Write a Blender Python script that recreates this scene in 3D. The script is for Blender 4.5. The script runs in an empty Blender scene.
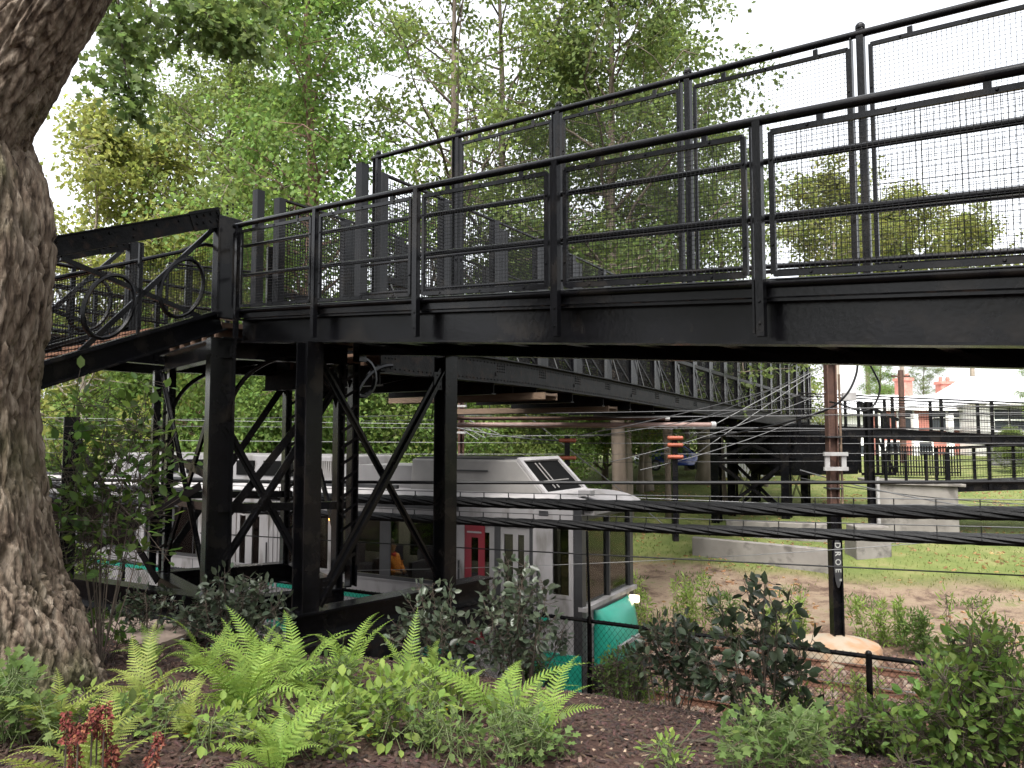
import bpy, math, random
import numpy as np
from mathutils import Vector, Matrix, noise
random.seed(7)
S = bpy.context.scene
COL = S.collection
R = math.radians
V = Vector
UP = V((0, 0, 1))

# ------------------------------------------------------------------ camera
F_PX, PITCH, EYE = 770.0, R(4.0), V((0, 0, 4.6))
cam = bpy.data.cameras.new('camera')
cam.sensor_width = 36.0
cam.lens = 36.0 * F_PX / 1024.0
cam.clip_start, cam.clip_end = 0.05, 3000
camo = bpy.data.objects.new('camera', cam)
COL.objects.link(camo)
camo.location = EYE
camo.rotation_euler = (R(90) + PITCH, 0, 0)
S.camera = camo

def ray(px, py):
    u, v = (px - 512) / F_PX, (384 - py) / F_PX
    c, s = math.cos(PITCH), math.sin(PITCH)
    return V((u, c - v * s, s + v * c))
def at(px, py, Y):
    """world point on the plane y = Y seen at a given place of the photograph"""
    d = ray(px, py)
    return EYE + d * (Y / d.y)

# ------------------------------------------------------------------ the lie of the land
A_TR = R(29.5)
TX, TY = math.cos(A_TR), -math.sin(A_TR)       # along the tracks, towards the right
NX, NY = math.sin(A_TR), math.cos(A_TR)        # across the tracks, away from the viewer
C0 = (1.14, 12.9)                               # near front corner of the train
def tk(s, d, z=0.0):
    return V((C0[0] + s * TX + d * NX, C0[1] + s * TY + d * NY, z))
def sd(x, y):
    dx, dy = x - C0[0], y - C0[1]
    return dx * TX + dy * TY, dx * NX + dy * NY
PROF = [(-300, 5.0), (-60, 4.0), (-20, 3.15), (-11.8, 3.0), (-9, 2.92), (-7, 2.62), (-5.2, 2.25), (-3.4, 1.6), (-2.4, 1.12), (-1.5, .55),
        (-.7, -.16), (7.4, -.16), (8.6, .02), (12, .3), (16, .85), (25, 1.6), (33, 2.45), (42, 2.95), (80, 3.6), (200, 4.5), (900, 6)]
PX_ = np.array([p[0] for p in PROF]); PZ_ = np.array([p[1] for p in PROF])
def gz(x, y):
    s, d = sd(x, y)
    rough = .0 if -1 < d < 7.6 else min(1, abs(d + .7) / 4) * .05
    return float(np.interp(d, PX_, PZ_)) + rough * (1.4 * noise.noise(V((x * .5, y * .5, 0))) + .5 * noise.noise(V((x * 1.7, y * 1.7, 3))))
def gp(px, py):
    """ground point under a place of the photograph"""
    d = ray(px, py)
    t = 2.0
    while t < 300:
        p = EYE + d * t
        if p.z < gz(p.x, p.y): break
        t += .02
    return V((p.x, p.y, gz(p.x, p.y)))
def gat(px, Y):
    x = (px - 512) / F_PX * Y
    return V((x, Y, gz(x, Y)))

# ------------------------------------------------------------------ materials
def mat(name, col, rough=.6, col2=None, scale=4.0, bump=0.0, bscale=30.0, metal=0.0, spec=.5, detail=4.0, stretch=(1, 1, 1), lo=.35, hi=.65, col3=None, scale3=20., island=0.0, trans=0.0, coat=0.0):
    m = bpy.data.materials.new(name); m.use_nodes = True
    nt = m.node_tree; N = nt.nodes; L = nt.links
    b = N['Principled BSDF']; out = N['Material Output']
    b.inputs['Roughness'].default_value = rough
    b.inputs['Metallic'].default_value = metal
    b.inputs['Specular IOR Level'].default_value = spec
    b.inputs['Coat Weight'].default_value = coat
    tc = N.new('ShaderNodeTexCoord'); mp = N.new('ShaderNodeMapping'); mp.inputs['Scale'].default_value = stretch
    L.new(tc.outputs['Object'], mp.inputs['Vector'])
    c4 = lambda c: (c[0], c[1], c[2], 1)
    colout = None
    if col2:
        n = N.new('ShaderNodeTexNoise'); n.inputs['Scale'].default_value = scale; n.inputs['Detail'].default_value = detail
        L.new(mp.outputs['Vector'], n.inputs['Vector'])
        r = N.new('ShaderNodeValToRGB'); r.color_ramp.elements[0].position = lo; r.color_ramp.elements[1].position = hi
        r.color_ramp.elements[0].color = c4(col); r.color_ramp.elements[1].color = c4(col2)
        L.new(n.outputs['Fac'], r.inputs['Fac']); colout = r.outputs['Color']
    if col3:
        n3 = N.new('ShaderNodeTexNoise'); n3.inputs['Scale'].default_value = scale3; n3.inputs['Detail'].default_value = 6
        L.new(mp.outputs['Vector'], n3.inputs['Vector'])
        r3 = N.new('ShaderNodeValToRGB'); r3.color_ramp.elements[0].position = .52; r3.color_ramp.elements[1].position = .66
        r3.color_ramp.elements[0].color = (0, 0, 0, 1); r3.color_ramp.elements[1].color = (1, 1, 1, 1)
        L.new(n3.outputs['Fac'], r3.inputs['Fac'])
        mx = N.new('ShaderNodeMix'); mx.data_type = 'RGBA'
        L.new(r3.outputs['Color'], mx.inputs['Factor'])
        if colout: L.new(colout, mx.inputs[6])
        else: mx.inputs[6].default_value = c4(col)
        mx.inputs[7].default_value = c4(col3); colout = mx.outputs[2]
    if island:
        g = N.new('ShaderNodeNewGeometry'); hs = N.new('ShaderNodeHueSaturation')
        mr = N.new('ShaderNodeMapRange'); mr.inputs['To Min'].default_value = 1 - island; mr.inputs['To Max'].default_value = 1 + island
        L.new(g.outputs['Random Per Island'], mr.inputs['Value']); L.new(mr.outputs['Result'], hs.inputs['Value'])
        mr2 = N.new('ShaderNodeMapRange'); mr2.inputs['To Min'].default_value = .5 - island * .06; mr2.inputs['To Max'].default_value = .5 + island * .05
        ml = N.new('ShaderNodeMath'); ml.operation = 'MULTIPLY'; ml.inputs[1].default_value = 7.13
        fr = N.new('ShaderNodeMath'); fr.operation = 'FRACT'
        L.new(g.outputs['Random Per Island'], ml.inputs[0]); L.new(ml.outputs[0], fr.inputs[0]); L.new(fr.outputs[0], mr2.inputs['Value'])
        L.new(mr2.outputs['Result'], hs.inputs['Hue'])
        if colout: L.new(colout, hs.inputs['Color'])
        else: hs.inputs['Color'].default_value = c4(col)
        colout = hs.outputs['Color']
    if colout: L.new(colout, b.inputs['Base Color'])
    else: b.inputs['Base Color'].default_value = c4(col)
    if bump:
        nb = N.new('ShaderNodeTexNoise'); nb.inputs['Scale'].default_value = bscale; nb.inputs['Detail'].default_value = 5
        L.new(mp.outputs['Vector'], nb.inputs['Vector'])
        bp = N.new('ShaderNodeBump'); bp.inputs['Strength'].default_value = bump; bp.inputs['Distance'].default_value = .02
        L.new(nb.outputs['Fac'], bp.inputs['Height']); L.new(bp.outputs['Normal'], b.inputs['Normal'])
    if trans:
        t = N.new('ShaderNodeBsdfTranslucent'); ms = N.new('ShaderNodeMixShader'); ms.inputs[0].default_value = trans
        th = N.new('ShaderNodeHueSaturation'); th.inputs['Value'].default_value = 1.7; th.inputs['Saturation'].default_value = 1.05; th.inputs['Hue'].default_value = .492
        L.new(colout, th.inputs['Color']); L.new(th.outputs['Color'], t.inputs['Color'])
        L.new(b.outputs[0], ms.inputs[1]); L.new(t.outputs[0], ms.inputs[2]); L.new(ms.outputs[0], out.inputs['Surface'])
    return m
def emit(name, col, st):
    m = bpy.data.materials.new(name); m.use_nodes = True
    b = m.node_tree.nodes['Principled BSDF']; b.inputs['Base Color'].default_value = (*col, 1)
    b.inputs['Emission Color'].default_value = (*col, 1); b.inputs['Emission Strength'].default_value = st
    return m
def glass(name, tint, gl=.5, rough=.05):
    m = bpy.data.materials.new(name); m.use_nodes = True
    nt = m.node_tree; N = nt.nodes; L = nt.links; N.remove(N['Principled BSDF'])
    t = N.new('ShaderNodeBsdfTransparent'); t.inputs[0].default_value = (*tint, 1)
    g = N.new('ShaderNodeBsdfGlossy'); g.inputs['Roughness'].default_value = rough; g.inputs['Color'].default_value = (.9, .9, .9, 1)
    f = N.new('ShaderNodeFresnel'); f.inputs['IOR'].default_value = 1.45
    x = N.new('ShaderNodeMixShader'); L.new(f.outputs[0], x.inputs[0]); L.new(t.outputs[0], x.inputs[1]); L.new(g.outputs[0], x.inputs[2])
    L.new(x.outputs[0], N['Material Output'].inputs['Surface'])
    return m
M = {}
M['steel'] = mat('black_painted_steel', (.0022, .0022, .0026), .22, (.0042, .0042, .0052), 3, bump=.07, bscale=30, spec=.18, col3=(.011, .0095, .0085), scale3=3.2)
M['steel_old'] = mat('old_black_steel', (.0030, .0030, .0034), .34, (.009, .009, .0095), 5, bump=.25, bscale=40, col3=(.016, .011, .009), scale3=9, spec=.06)
M['cable'] = mat('black_cable', (.003, .003, .0034), .5, spec=.2, bump=.2, bscale=50)
M['wire'] = mat('dull_wire', (.02, .02, .021), .5)
M['wire_pale'] = mat('pale_wire', (.10, .10, .10), .5, metal=.3)
M['rust'] = mat('rusty_pole_paint', (.040, .018, .012), .75, (.075, .034, .020), 9, bump=.3, bscale=50, col3=(.05, .02, .014), scale3=14)
M['railsteel'] = mat('rusty_rail', (.085, .038, .022), .8, (.14, .065, .038), 12, bump=.3, bscale=60)
M['railtop'] = mat('worn_rail_head', (.30, .29, .28), .3, metal=.9)
M['sleeper'] = mat('weathered_sleeper', (.10, .075, .055), .9, (.17, .13, .10), 6, bump=.5, bscale=40, stretch=(1, 1, 4))
M['concrete'] = mat('weathered_concrete', (.13, .118, .105), .9, (.19, .175, .158), 1.2, bump=.3, bscale=25, col3=(.08, .072, .064), scale3=2.2)
M['rustconc'] = mat('rust_stained_concrete', (.23, .19, .14), .9, (.24, .12, .055), 2.2, bump=.15, bscale=30, lo=.44, hi=.68)
M['wood'] = mat('brown_decking', (.10, .045, .026), .75, (.16, .08, .045), 5, bump=.3, bscale=30, stretch=(1, 6, 1))
M['timber'] = mat('tan_timber', (.085, .054, .033), .8, (.125, .082, .052), 3, bump=.3, bscale=30, stretch=(1, 1, 6))
M['deckwood'] = mat('dark_deck_timber', (.075, .042, .026), .8, (.13, .075, .045), 3, bump=.3, bscale=30)  # one brown timber for decks, joists, stringers and path edging
M['orange'] = mat('orange_insulator', (.24, .055, .022), .55, (.17, .04, .018), 6)
M['white_box'] = mat('pale_bracket', (.30, .295, .285), .5, (.22, .21, .205), 6)
M['graffiti'] = mat('graffiti_paint', (.20, .20, .185), .6, (.30, .30, .28), 30)
M['graffitiblack'] = mat('graffiti_ground', (.012, .012, .013), .6)
M['trainwhite'] = mat('train_grey_white', (.15, .144, .145), .45, (.19, .182, .183), 1.5, bump=.05, spec=.3, col3=(.105, .098, .092), scale3=2.4, stretch=(1.4, 1.4, .5))
M['trainroof'] = mat('train_roof_grey', (.19, .18, .18), .6, (.27, .255, .25), 2.5, bump=.1)
M['traingrey'] = mat('train_mid_grey', (.115, .11, .11), .5, (.14, .135, .135), 2)
M['traindark'] = mat('train_dark_trim', (.012, .012, .013), .5, (.018, .018, .019), 5)
M['hvac'] = mat('roof_unit_grey', (.135, .128, .12), .55, (.175, .165, .155), 3)
M['teal'] = mat('train_teal', (.006, .15, .105), .35, (.008, .18, .125), 3)
M['red'] = mat('train_red', (.115, .005, .012), .45, (.095, .005, .010), 3)
M['trainin'] = mat('train_interior', (.30, .29, .27), .7, (.36, .34, .32), 3)
M['seat'] = mat('train_seat_fabric', (.03, .03, .06), .9, (.045, .045, .08), 20)
M['glass'] = glass('dark_train_glass', (.46, .48, .42))
M['glassclear'] = glass('windscreen_glass', (.84, .87, .82))
M['headlight'] = emit('lit_headlamp', (1.0, .78, .5), 2.5)
M['fillstrip'] = emit('train_fill_glow', (1.0, .93, .82), 5)  # glow of the strips added to brighten the train interior
M['amber'] = emit('amber_lamp', (1.0, .30, .04), 3)
M['greenstem'] = mat('green_stem', (.06, .09, .025), .7, (.09, .11, .04), 10)
M['trunk'] = mat('grey_brown_bark', (.085, .065, .05), .95, (.17, .135, .105), 3, bump=.7, bscale=18, stretch=(1, 1, .25))
M['trunkpale'] = mat('pale_bark', (.22, .18, .145), .95, (.33, .28, .23), 3, bump=.7, bscale=18, stretch=(1, 1, .25))
M['trunkred'] = mat('reddish_bark', (.13, .075, .055), .95, (.20, .12, .09), 3, bump=.6, bscale=18, stretch=(1, 1, .25))
M['twig'] = mat('brown_twig', (.035, .025, .018), .9, (.065, .048, .034), 10)
def leafm(n, c, c2=None, island=.35, trans=.48, rough=.5, sc=.6, spec=.16): return mat(n, c, rough, c2, sc, island=island, trans=trans, spec=spec)
M['lf_mid'] = leafm('mid_green_leaves', (.105, .145, .038), (.14, .185, .055))
M['lf_bright'] = leafm('bright_green_leaves', (.095, .155, .036), (.135, .205, .056))
M['lf_yellow'] = leafm('yellow_green_leaves', (.16, .185, .046), (.215, .235, .07))
M['lf_gold'] = leafm('golden_green_leaves', (.115, .145, .038), (.175, .18, .052))
M['lf_dark'] = leafm('dark_green_leaves', (.068, .098, .028), (.10, .135, .042))
M['lf_oak'] = leafm('oak_leaves', (.075, .115, .034), (.11, .155, .048), trans=.42)
M['lf_grey'] = leafm('grey_green_leaves', (.036, .050, .030), (.066, .082, .052), island=.5, trans=.2, spec=.4, rough=.38, sc=3)
M['lf_dusk'] = leafm('dusky_leaves', (.020, .030, .016), (.042, .058, .032), island=.5, trans=.2, spec=.38, rough=.36, sc=3)
M['lf_fern'] = leafm('fern_green', (.12, .20, .040), (.185, .27, .06), island=.22, trans=.38, sc=2)
M['lf_fernpale'] = leafm('pale_fern_green', (.16, .21, .05), (.22, .26, .07), island=.25, trans=.38, sc=2)
M['lf_lime'] = leafm('lime_leaves', (.13, .20, .042), (.20, .27, .07), island=.25, sc=4)
M['lf_mint'] = leafm('blue_green_leaves', (.085, .135, .042), (.13, .185, .06), island=.28, sc=4)
M['lf_box'] = leafm('glossy_bush_leaves', (.046, .086, .018), (.085, .138, .034), island=.4, sc=4, spec=.28)
M['lf_right'] = leafm('soft_green_leaves', (.075, .125, .028), (.115, .175, .045), island=.4, sc=4, spec=.22)
M['lf_yel'] = leafm('yellowed_leaf', (.45, .30, .03), (.5, .36, .05), island=.2)
M['plume'] = mat('rust_red_plume', (.10, .020, .012), .9, (.16, .045, .026), 30, island=.4)
M['mulch'] = mat('bark_mulch_chips', (.017, .0085, .006), .95, (.058, .032, .023), 6, island=.6, lo=.25, hi=.75)
M['straw'] = mat('bleached_chip', (.17, .12, .085), .9, (.24, .175, .125), 8, island=.4)
M['brickred'] = mat('red_house_brick', (.36, .13, .10), .85, (.44, .19, .15), 4, bump=.2)
M['cream'] = mat('pale_house_paint', (.74, .73, .70), .7, (.80, .79, .77), 2)
M['slate'] = mat('pale_slate_roof', (.55, .55, .56), .8, (.66, .66, .67), 3)
M['window'] = mat('house_window_glass', (.03, .035, .04), .1)
M['carblue'] = mat('blue_car_paint', (.012, .035, .22), .25, coat=.6)
M['tyre'] = mat('tyre_rubber', (.02, .02, .021), .85)
M['rim'] = mat('wheel_rim', (.45, .45, .46), .35, metal=.8)
M['carglass'] = mat('car_window', (.02, .025, .03), .08)
M['lampred'] = mat('tail_lamp', (.35, .02, .02), .25)
M['picket'] = mat('white_fence_paint', (.5, .49, .48), .6, (.44, .43, .42), 5)
M['skin'] = mat('skin', (.42, .25, .18), .6)
M['jacket'] = mat('orange_jacket', (.55, .16, .02), .8, (.62, .22, .03), 8)
M['redcap'] = mat('red_scarf', (.45, .03, .03), .8)
M['hair'] = mat('dark_hair', (.02, .014, .01), .7)
M['brickpath'] = mat('pale_path_paving', (.16, .12, .095), .9, (.23, .175, .14), 3, bump=.3, bscale=30)
M['ribbed'] = mat('louvre_and_opening_shade', (.006, .006, .006), .9, spec=.02)  # black of the louvres, also the painted shade of the unit's front opening

# ------------------------------------------------------------------ mesh builder
ORG = {}
class MB:
    def __init__(s): s.v = []; s.f = []
    def _add(s, vs, fs):
        o = len(s.v); s.v.extend(vs); s.f.extend([tuple(i + o for i in f) for f in fs]); return s
    def hexa(s, c):
        return s._add([V(p) for p in c], [(0, 3, 2, 1), (4, 5, 6, 7), (0, 1, 5, 4), (1, 2, 6, 5), (2, 3, 7, 6), (3, 0, 4, 7)])
    def box(s, c, ax, ay, az):
        c = V(c); ax, ay, az = V(ax) / 2, V(ay) / 2, V(az) / 2
        return s.hexa([c - ax - ay - az, c + ax - ay - az, c + ax + ay - az, c - ax + ay - az, c - ax - ay + az, c + ax - ay + az, c + ax + ay + az, c - ax + ay + az])
    def bar(s, p0, p1, w, h, up=UP):
        """box from p0 to p1: w wide sideways, h deep along up"""
        p0, p1 = V(p0), V(p1); d = p1 - p0; u = V(up)
        side = d.cross(u)
        if side.length < 1e-6: side = d.cross(V((1, 0, 0)))
        side.normalize(); u2 = side.cross(d).normalized()
        return s.box((p0 + p1) / 2, d, side * w, u2 * h)
    def ibeam(s, p0, p1, depth, fl, tf=.02, tw=.014, up=UP):
        p0, p1 = V(p0), V(p1); d = (p1 - p0); side = d.cross(V(up)).normalized(); u = side.cross(d).normalized()
        h = depth / 2
        s.bar(p0, p1, tw, depth - 2 * tf, up)
        s.bar(p0 + u * (h - tf / 2), p1 + u * (h - tf / 2), fl, tf, up)
        s.bar(p0 - u * (h - tf / 2), p1 - u * (h - tf / 2), fl, tf, up)
        return s
    def tube(s, pts, r, n=8, caps=True, closed=False):
        pts = [V(p) for p in pts]; m = len(pts)
        rs = r if isinstance(r, (list, tuple)) else [r] * m
        o = len(s.v); prev = None
        for i, p in enumerate(pts):
            a = pts[(i - 1) % m] if (closed or i > 0) else p
            b = pts[(i + 1) % m] if (closed or i < m - 1) else p
            t = (b - a).normalized()
            if prev is None:
                x = t.orthogonal().normalized()
            else:
                x = prev - t * prev.dot(t)
                x = x.normalized() if x.length > 1e-6 else t.orthogonal().normalized()
            prev = x; y = t.cross(x)
            for k in range(n):
                an = 2 * math.pi * k / n
                s.v.append(p + (x * math.cos(an) + y * math.sin(an)) * rs[i])
        rng = m if closed else m - 1
        for i in range(rng):
            j = (i + 1) % m
            for k in range(n):
                k2 = (k + 1) % n
                s.f.append((o + i * n + k, o + i * n + k2, o + j * n + k2, o + j * n + k))
        if caps and not closed:
            s.f.append(tuple(o + k for k in range(n))[::-1]); s.f.append(tuple(o + (m - 1) * n + k for k in range(n)))
        return s
    def wire(s, p0, p1, r): return s.tube([p0, p1], r, 4, False)
    def grid(s, p00, p10, p01, p11, sp, r, warp=None):
        """woven wire between four corners"""
        p00, p10, p01, p11 = V(p00), V(p10), V(p01), V(p11)
        nu = max(2, round((p10 - p00).length / sp)); nv = max(2, round((p01 - p00).length / sp))
        nrm = (p10 - p00).cross(p01 - p00).normalized() * (r * .8)
        for i in range(1, nu):
            f = i / nu; s.wire(p00.lerp(p10, f) + nrm, p01.lerp(p11, f) + nrm, r)
        for i in range(1, nv):
            f = i / nv; s.wire(p00.lerp(p01, f) - nrm, p10.lerp(p11, f) - nrm, r)
        return s
    def frame(s, p00, p10, p01, p11, w, t, up):
        s.bar(p00, p10, t, w, up); s.bar(p01, p11, t, w, up)
        for a, b in ((p00, p01), (p10, p11)):
            s.bar(a, b, w, t, V(up).cross(V(p10) - V(p00)))
        return s
    def rivet(s, p, n, r):
        p, n = V(p), V(n).normalized(); x = n.orthogonal().normalized(); y = n.cross(x)
        vs = [p + (x * math.cos(a) + y * math.sin(a)) * r for a in [k * math.pi / 3 for k in range(6)]]
        vs += [p + n * r * .7 + (x * math.cos(a) + y * math.sin(a)) * r * .55 for a in [k * math.pi / 3 for k in range(6)]]
        return s._add(vs, [(k, (k + 1) % 6, 6 + (k + 1) % 6, 6 + k) for k in range(6)] + [tuple(range(6, 12))])
    def prism(s, poly, d):
        poly = [V(p) for p in poly]; d = V(d); n = len(poly)
        return s._add(poly + [p + d for p in poly], [tuple(range(n))[::-1], tuple(range(n, 2 * n))] + [(k, (k + 1) % n, n + (k + 1) % n, n + k) for k in range(n)])
    def ball(s, c, rx, ry=None, rz=None, n=8, m=5):
        ry = ry or rx; rz = rz or rx; c = V(c); vs = [c + V((0, 0, -rz))]; fs = []
        for i in range(1, m):
            th = math.pi * i / m
            for k in range(n):
                a = 2 * math.pi * k / n
                vs.append(c + V((rx * math.sin(th) * math.cos(a), ry * math.sin(th) * math.sin(a), -rz * math.cos(th))))
        vs.append(c + V((0, 0, rz)))
        for k in range(n): fs.append((0, 1 + (k + 1) % n, 1 + k))
        for i in range(m - 2):
            for k in range(n):
                a = 1 + i * n + k; b = 1 + i * n + (k + 1) % n; fs.append((a, b, b + n, a + n))
        t = len(vs) - 1
        for k in range(n): fs.append((t, 1 + (m - 2) * n + k, 1 + (m - 2) * n + (k + 1) % n))
        return s._add(vs, fs)
    def build(s, name, m, parent=None, smooth=False, bevel=0, origin=None):
        if parent is not None: org = ORG[parent]
        elif origin is not None: org = V(origin)
        else:
            n = len(s.v); org = V((sum(v.x for v in s.v) / n, sum(v.y for v in s.v) / n, min(v.z for v in s.v)))
        me = bpy.data.meshes.new(name)
        me.from_pydata([tuple(v - org) for v in s.v], [], s.f); me.update()
        return link(name, me, m, parent, org, smooth, bevel)
def link(name, me, m, parent, org, smooth=False, bevel=0):
    if m: me.materials.append(m if not isinstance(m, str) else M[m])
    if smooth:
        me.polygons.foreach_set('use_smooth', [True] * len(me.polygons))
        if smooth == 'auto': me.set_sharp_from_angle(angle=R(40))
    o = bpy.data.objects.new(name, me); COL.objects.link(o)
    if parent is not None: o.parent = parent
    else: o.location = org
    ORG[o] = V(org)
    if bevel:
        b = o.modifiers.new('bevel', 'BEVEL'); b.width = bevel; b.segments = 2; b.limit_method = 'ANGLE'
    return o
def tag(o, label=None, cat=None, group=None, kind=None):
    if label: o['label'] = label
    if cat: o['category'] = cat
    if group: o['group'] = group
    if kind: o['kind'] = kind
    return o
def thing(name, label, cat, loc, group=None):
    o = bpy.data.objects.new(name, None); COL.objects.link(o); o.location = loc; o.empty_display_size = .2
    ORG[o] = V(loc)
    return tag(o, label, cat, group)
KIDS = {}
def copy_tree(o, label=None, loc=None, rotz=None, scale=None):
    kids = [c for c in COL.objects if c.parent == o]
    c = o.copy(); COL.objects.link(c)
    if label: c['label'] = label
    if loc is not None: c.location = loc
    if rotz is not None: c.rotation_euler = (0, 0, rotz)
    if scale is not None: c.scale = (scale, scale, scale) if not isinstance(scale, tuple) else scale
    for k in kids:
        k2 = k.copy(); COL.objects.link(k2); k2.parent = c
        for g in [q for q in COL.objects if q.parent == k]:
            g2 = g.copy(); COL.objects.link(g2); g2.parent = k2
    ORG[c] = V(c.location)
    return c

# ------------------------------------------------------------------ leaves in bulk
KITE = (np.array([[0, 0, 0], [.32, .45, .08], [0, 1, 0], [-.32, .45, .08]]), np.array([[0, 1, 2, 3]]))
OVAL = (np.array([[0, 0, 0], [.26, .28, .07], [.25, .66, .06], [0, 1, -.05], [-.25, .66, .06], [-.26, .28, .07]]), np.array([[0, 1, 2, 3], [0, 3, 4, 5]]))
LOBED = (np.array([[0, 0, 0], [.20, .18, .03], [.42, .30, .05], [.20, .45, .03], [.40, .72, .04], [.12, .78, .0], [0, 1.0, -.04],
                   [-.12, .78, .0], [-.40, .72, .04], [-.20, .45, .03], [-.42, .30, .05], [-.20, .18, .03]]),
         np.array([[0, 1, 2, 3], [0, 3, 4, 5], [0, 5, 6, 7], [0, 7, 8, 9], [0, 9, 10, 11]]))
LANCE = (np.array([[0, 0, 0], [.11, .35, .03], [0, 1, -.08], [-.11, .35, .03]]), np.array([[0, 1, 2, 3]]))
def leaf_mesh(name, pts, size, rng, tpl=OVAL, dirs=None, droop=.2, jit=.35, flat=.6):
    """one mesh of many separate leaves; pts (n,3) stalk ends, dirs outward directions"""
    pts = np.asarray(pts, float); n = len(pts)
    if dirs is None: dirs = rng.normal(size=(n, 3)); dirs[:, 2] -= droop
    else: dirs = np.asarray(dirs, float) + rng.normal(size=(n, 3)) * jit; dirs[:, 2] -= droop
    dirs /= np.linalg.norm(dirs, axis=1, keepdims=True) + 1e-9
    nr = rng.normal(size=(n, 3)) * (1 - flat); nr[:, 2] += flat
    nr -= dirs * np.sum(nr * dirs, axis=1, keepdims=True); nr /= np.linalg.norm(nr, axis=1, keepdims=True) + 1e-9
    sx = np.cross(dirs, nr)
    sz = size * rng.uniform(.65, 1.3, size=n)
    tv, tf = tpl; k = len(tv)
    v = pts[:, None, :] + sz[:, None, None] * (tv[None, :, 0, None] * sx[:, None, :] + tv[None, :, 1, None] * dirs[:, None, :] + tv[None, :, 2, None] * nr[:, None, :])
    v = v.reshape(-1, 3)
    f = (tf[None, :, :] + (np.arange(n) * k)[:, None, None]).reshape(-1, tf.shape[1])
    return np_mesh(name, v, f)
def np_mesh(name, v, f):
    me = bpy.data.meshes.new(name); nf, k = f.shape
    me.vertices.add(len(v)); me.vertices.foreach_set('co', v.astype(np.float32).ravel())
    me.loops.add(nf * k); me.loops.foreach_set('vertex_index', f.astype(np.int32).ravel())
    me.polygons.add(nf); me.polygons.foreach_set('loop_start', np.arange(0, nf * k, k, dtype=np.int32))
    me.update(calc_edges=True)
    return me
# ------------------------------------------------------------------ ground: one sheet to the horizon
def axis(fine, lo, hi, far):
    a = list(np.arange(lo, hi + 1e-6, fine)); st = fine
    while a[-1] < far: st *= 1.35; a.append(a[-1] + st)
    st = fine
    while a[0] > -far: st *= 1.35; a.insert(0, a[0] - st)
    return a
gs, gd = axis(.3, -18, 22, 700), axis(.22, -13, 34, 700)
vs, zone = [], []
for d in gd:
    for s in gs:
        p = tk(s, d)
        nn = noise.noise(V((p.x * .5, p.y * .5, 0)))
        n2 = noise.noise(V((p.x * 1.7, p.y * 1.7, 3)))
        vs.append((p.x, p.y, gz(p.x, p.y)))
        e = d + nn * 1.2 + n2 * .4
        mul = 1.0 if e < -2.0 else max(0, 1 - (e + 2.0) / .8)
        gr = min(1, max(0, (e - 12.6 - .35 * max(0, s - 4) * .2) / 1.4))
        di = min(1, max(0, (e - 7.4) / 1.0)) * (1 - gr)
        zone.append((mul, gr, di, 1))
nx_ = len(gs)
fs = [(j * nx_ + i, j * nx_ + i + 1, (j + 1) * nx_ + i + 1, (j + 1) * nx_ + i) for j in range(len(gd) - 1) for i in range(nx_ - 1)]
me = bpy.data.meshes.new('ground'); me.from_pydata(vs, [], fs)
ca = me.color_attributes.new('zone', 'FLOAT_COLOR', 'POINT')
ca.data.foreach_set('color', np.array(zone, np.float32).ravel())
gm = bpy.data.materials.new('ground_cover'); gm.use_nodes = True
nt = gm.node_tree; N = nt.nodes; L = nt.links; B = N['Principled BSDF']; B.inputs['Roughness'].default_value = .95; B.inputs['Specular IOR Level'].default_value = .2
geo = N.new('ShaderNodeNewGeometry')
def ramp(scale, stops, detail=6, src='noise', rough=.6):
    n = N.new('ShaderNodeTexNoise' if src == 'noise' else 'ShaderNodeTexVoronoi'); n.inputs['Scale'].default_value = scale
    if src == 'noise': n.inputs['Detail'].default_value = detail; n.inputs['Roughness'].default_value = rough
    L.new(geo.outputs['Position'], n.inputs['Vector'])
    r = N.new('ShaderNodeValToRGB'); e = r.color_ramp.elements
    while len(e) < len(stops): e.new(.5)
    for k, (p, c) in enumerate(stops): e[k].position = p; e[k].color = (*c, 1)
    L.new(n.outputs['Fac'] if src == 'noise' else n.outputs['Color'], r.inputs['Fac'])
    return r.outputs['Color'], n
mulc, mn = ramp(22, [(.25, (.014, .007, .006)), (.5, (.042, .023, .018)), (.72, (.085, .052, .040))], 8)
grc, gn = ramp(.9, [(.3, (.072, .096, .026)), (.5, (.105, .125, .036)), (.62, (.145, .145, .055)), (.76, (.20, .155, .09))], 7, rough=.7)
dic, dn = ramp(1.1, [(.32, (.040, .024, .018)), (.41, (.085, .056, .040)), (.48, (.15, .108, .075)), (.56, (.185, .14, .098)), (.62, (.105, .105, .040)), (.72, (.23, .185, .14))], 9, rough=.78)
bac, bn = ramp(14, [(.2, (.030, .017, .012)), (.5, (.085, .046, .030)), (.8, (.13, .085, .06))], 3, 'voronoi')
att = N.new('ShaderNodeAttribute'); att.attribute_name = 'zone'
sep = N.new('ShaderNodeSeparateColor'); L.new(att.outputs['Color'], sep.inputs[0])
cur = bac
for ch, c in ((0, mulc), (2, dic), (1, grc)):
    mx = N.new('ShaderNodeMix'); mx.data_type = 'RGBA'
    L.new(sep.outputs[ch], mx.inputs['Factor']); L.new(cur, mx.inputs[6]); L.new(c, mx.inputs[7]); cur = mx.outputs[2]
L.new(cur, B.inputs['Base Color'])
bp = N.new('ShaderNodeBump'); bp.inputs['Strength'].default_value = .8; bp.inputs['Distance'].default_value = .03
nb = N.new('ShaderNodeTexNoise'); nb.inputs['Scale'].default_value = 26; nb.inputs['Detail'].default_value = 8
L.new(geo.outputs['Position'], nb.inputs['Vector']); L.new(nb.outputs['Fac'], bp.inputs['Height']); L.new(bp.outputs[0], B.inputs['Normal'])
me.materials.append(gm); me.polygons.foreach_set('use_smooth', [True] * len(me.polygons))
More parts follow.
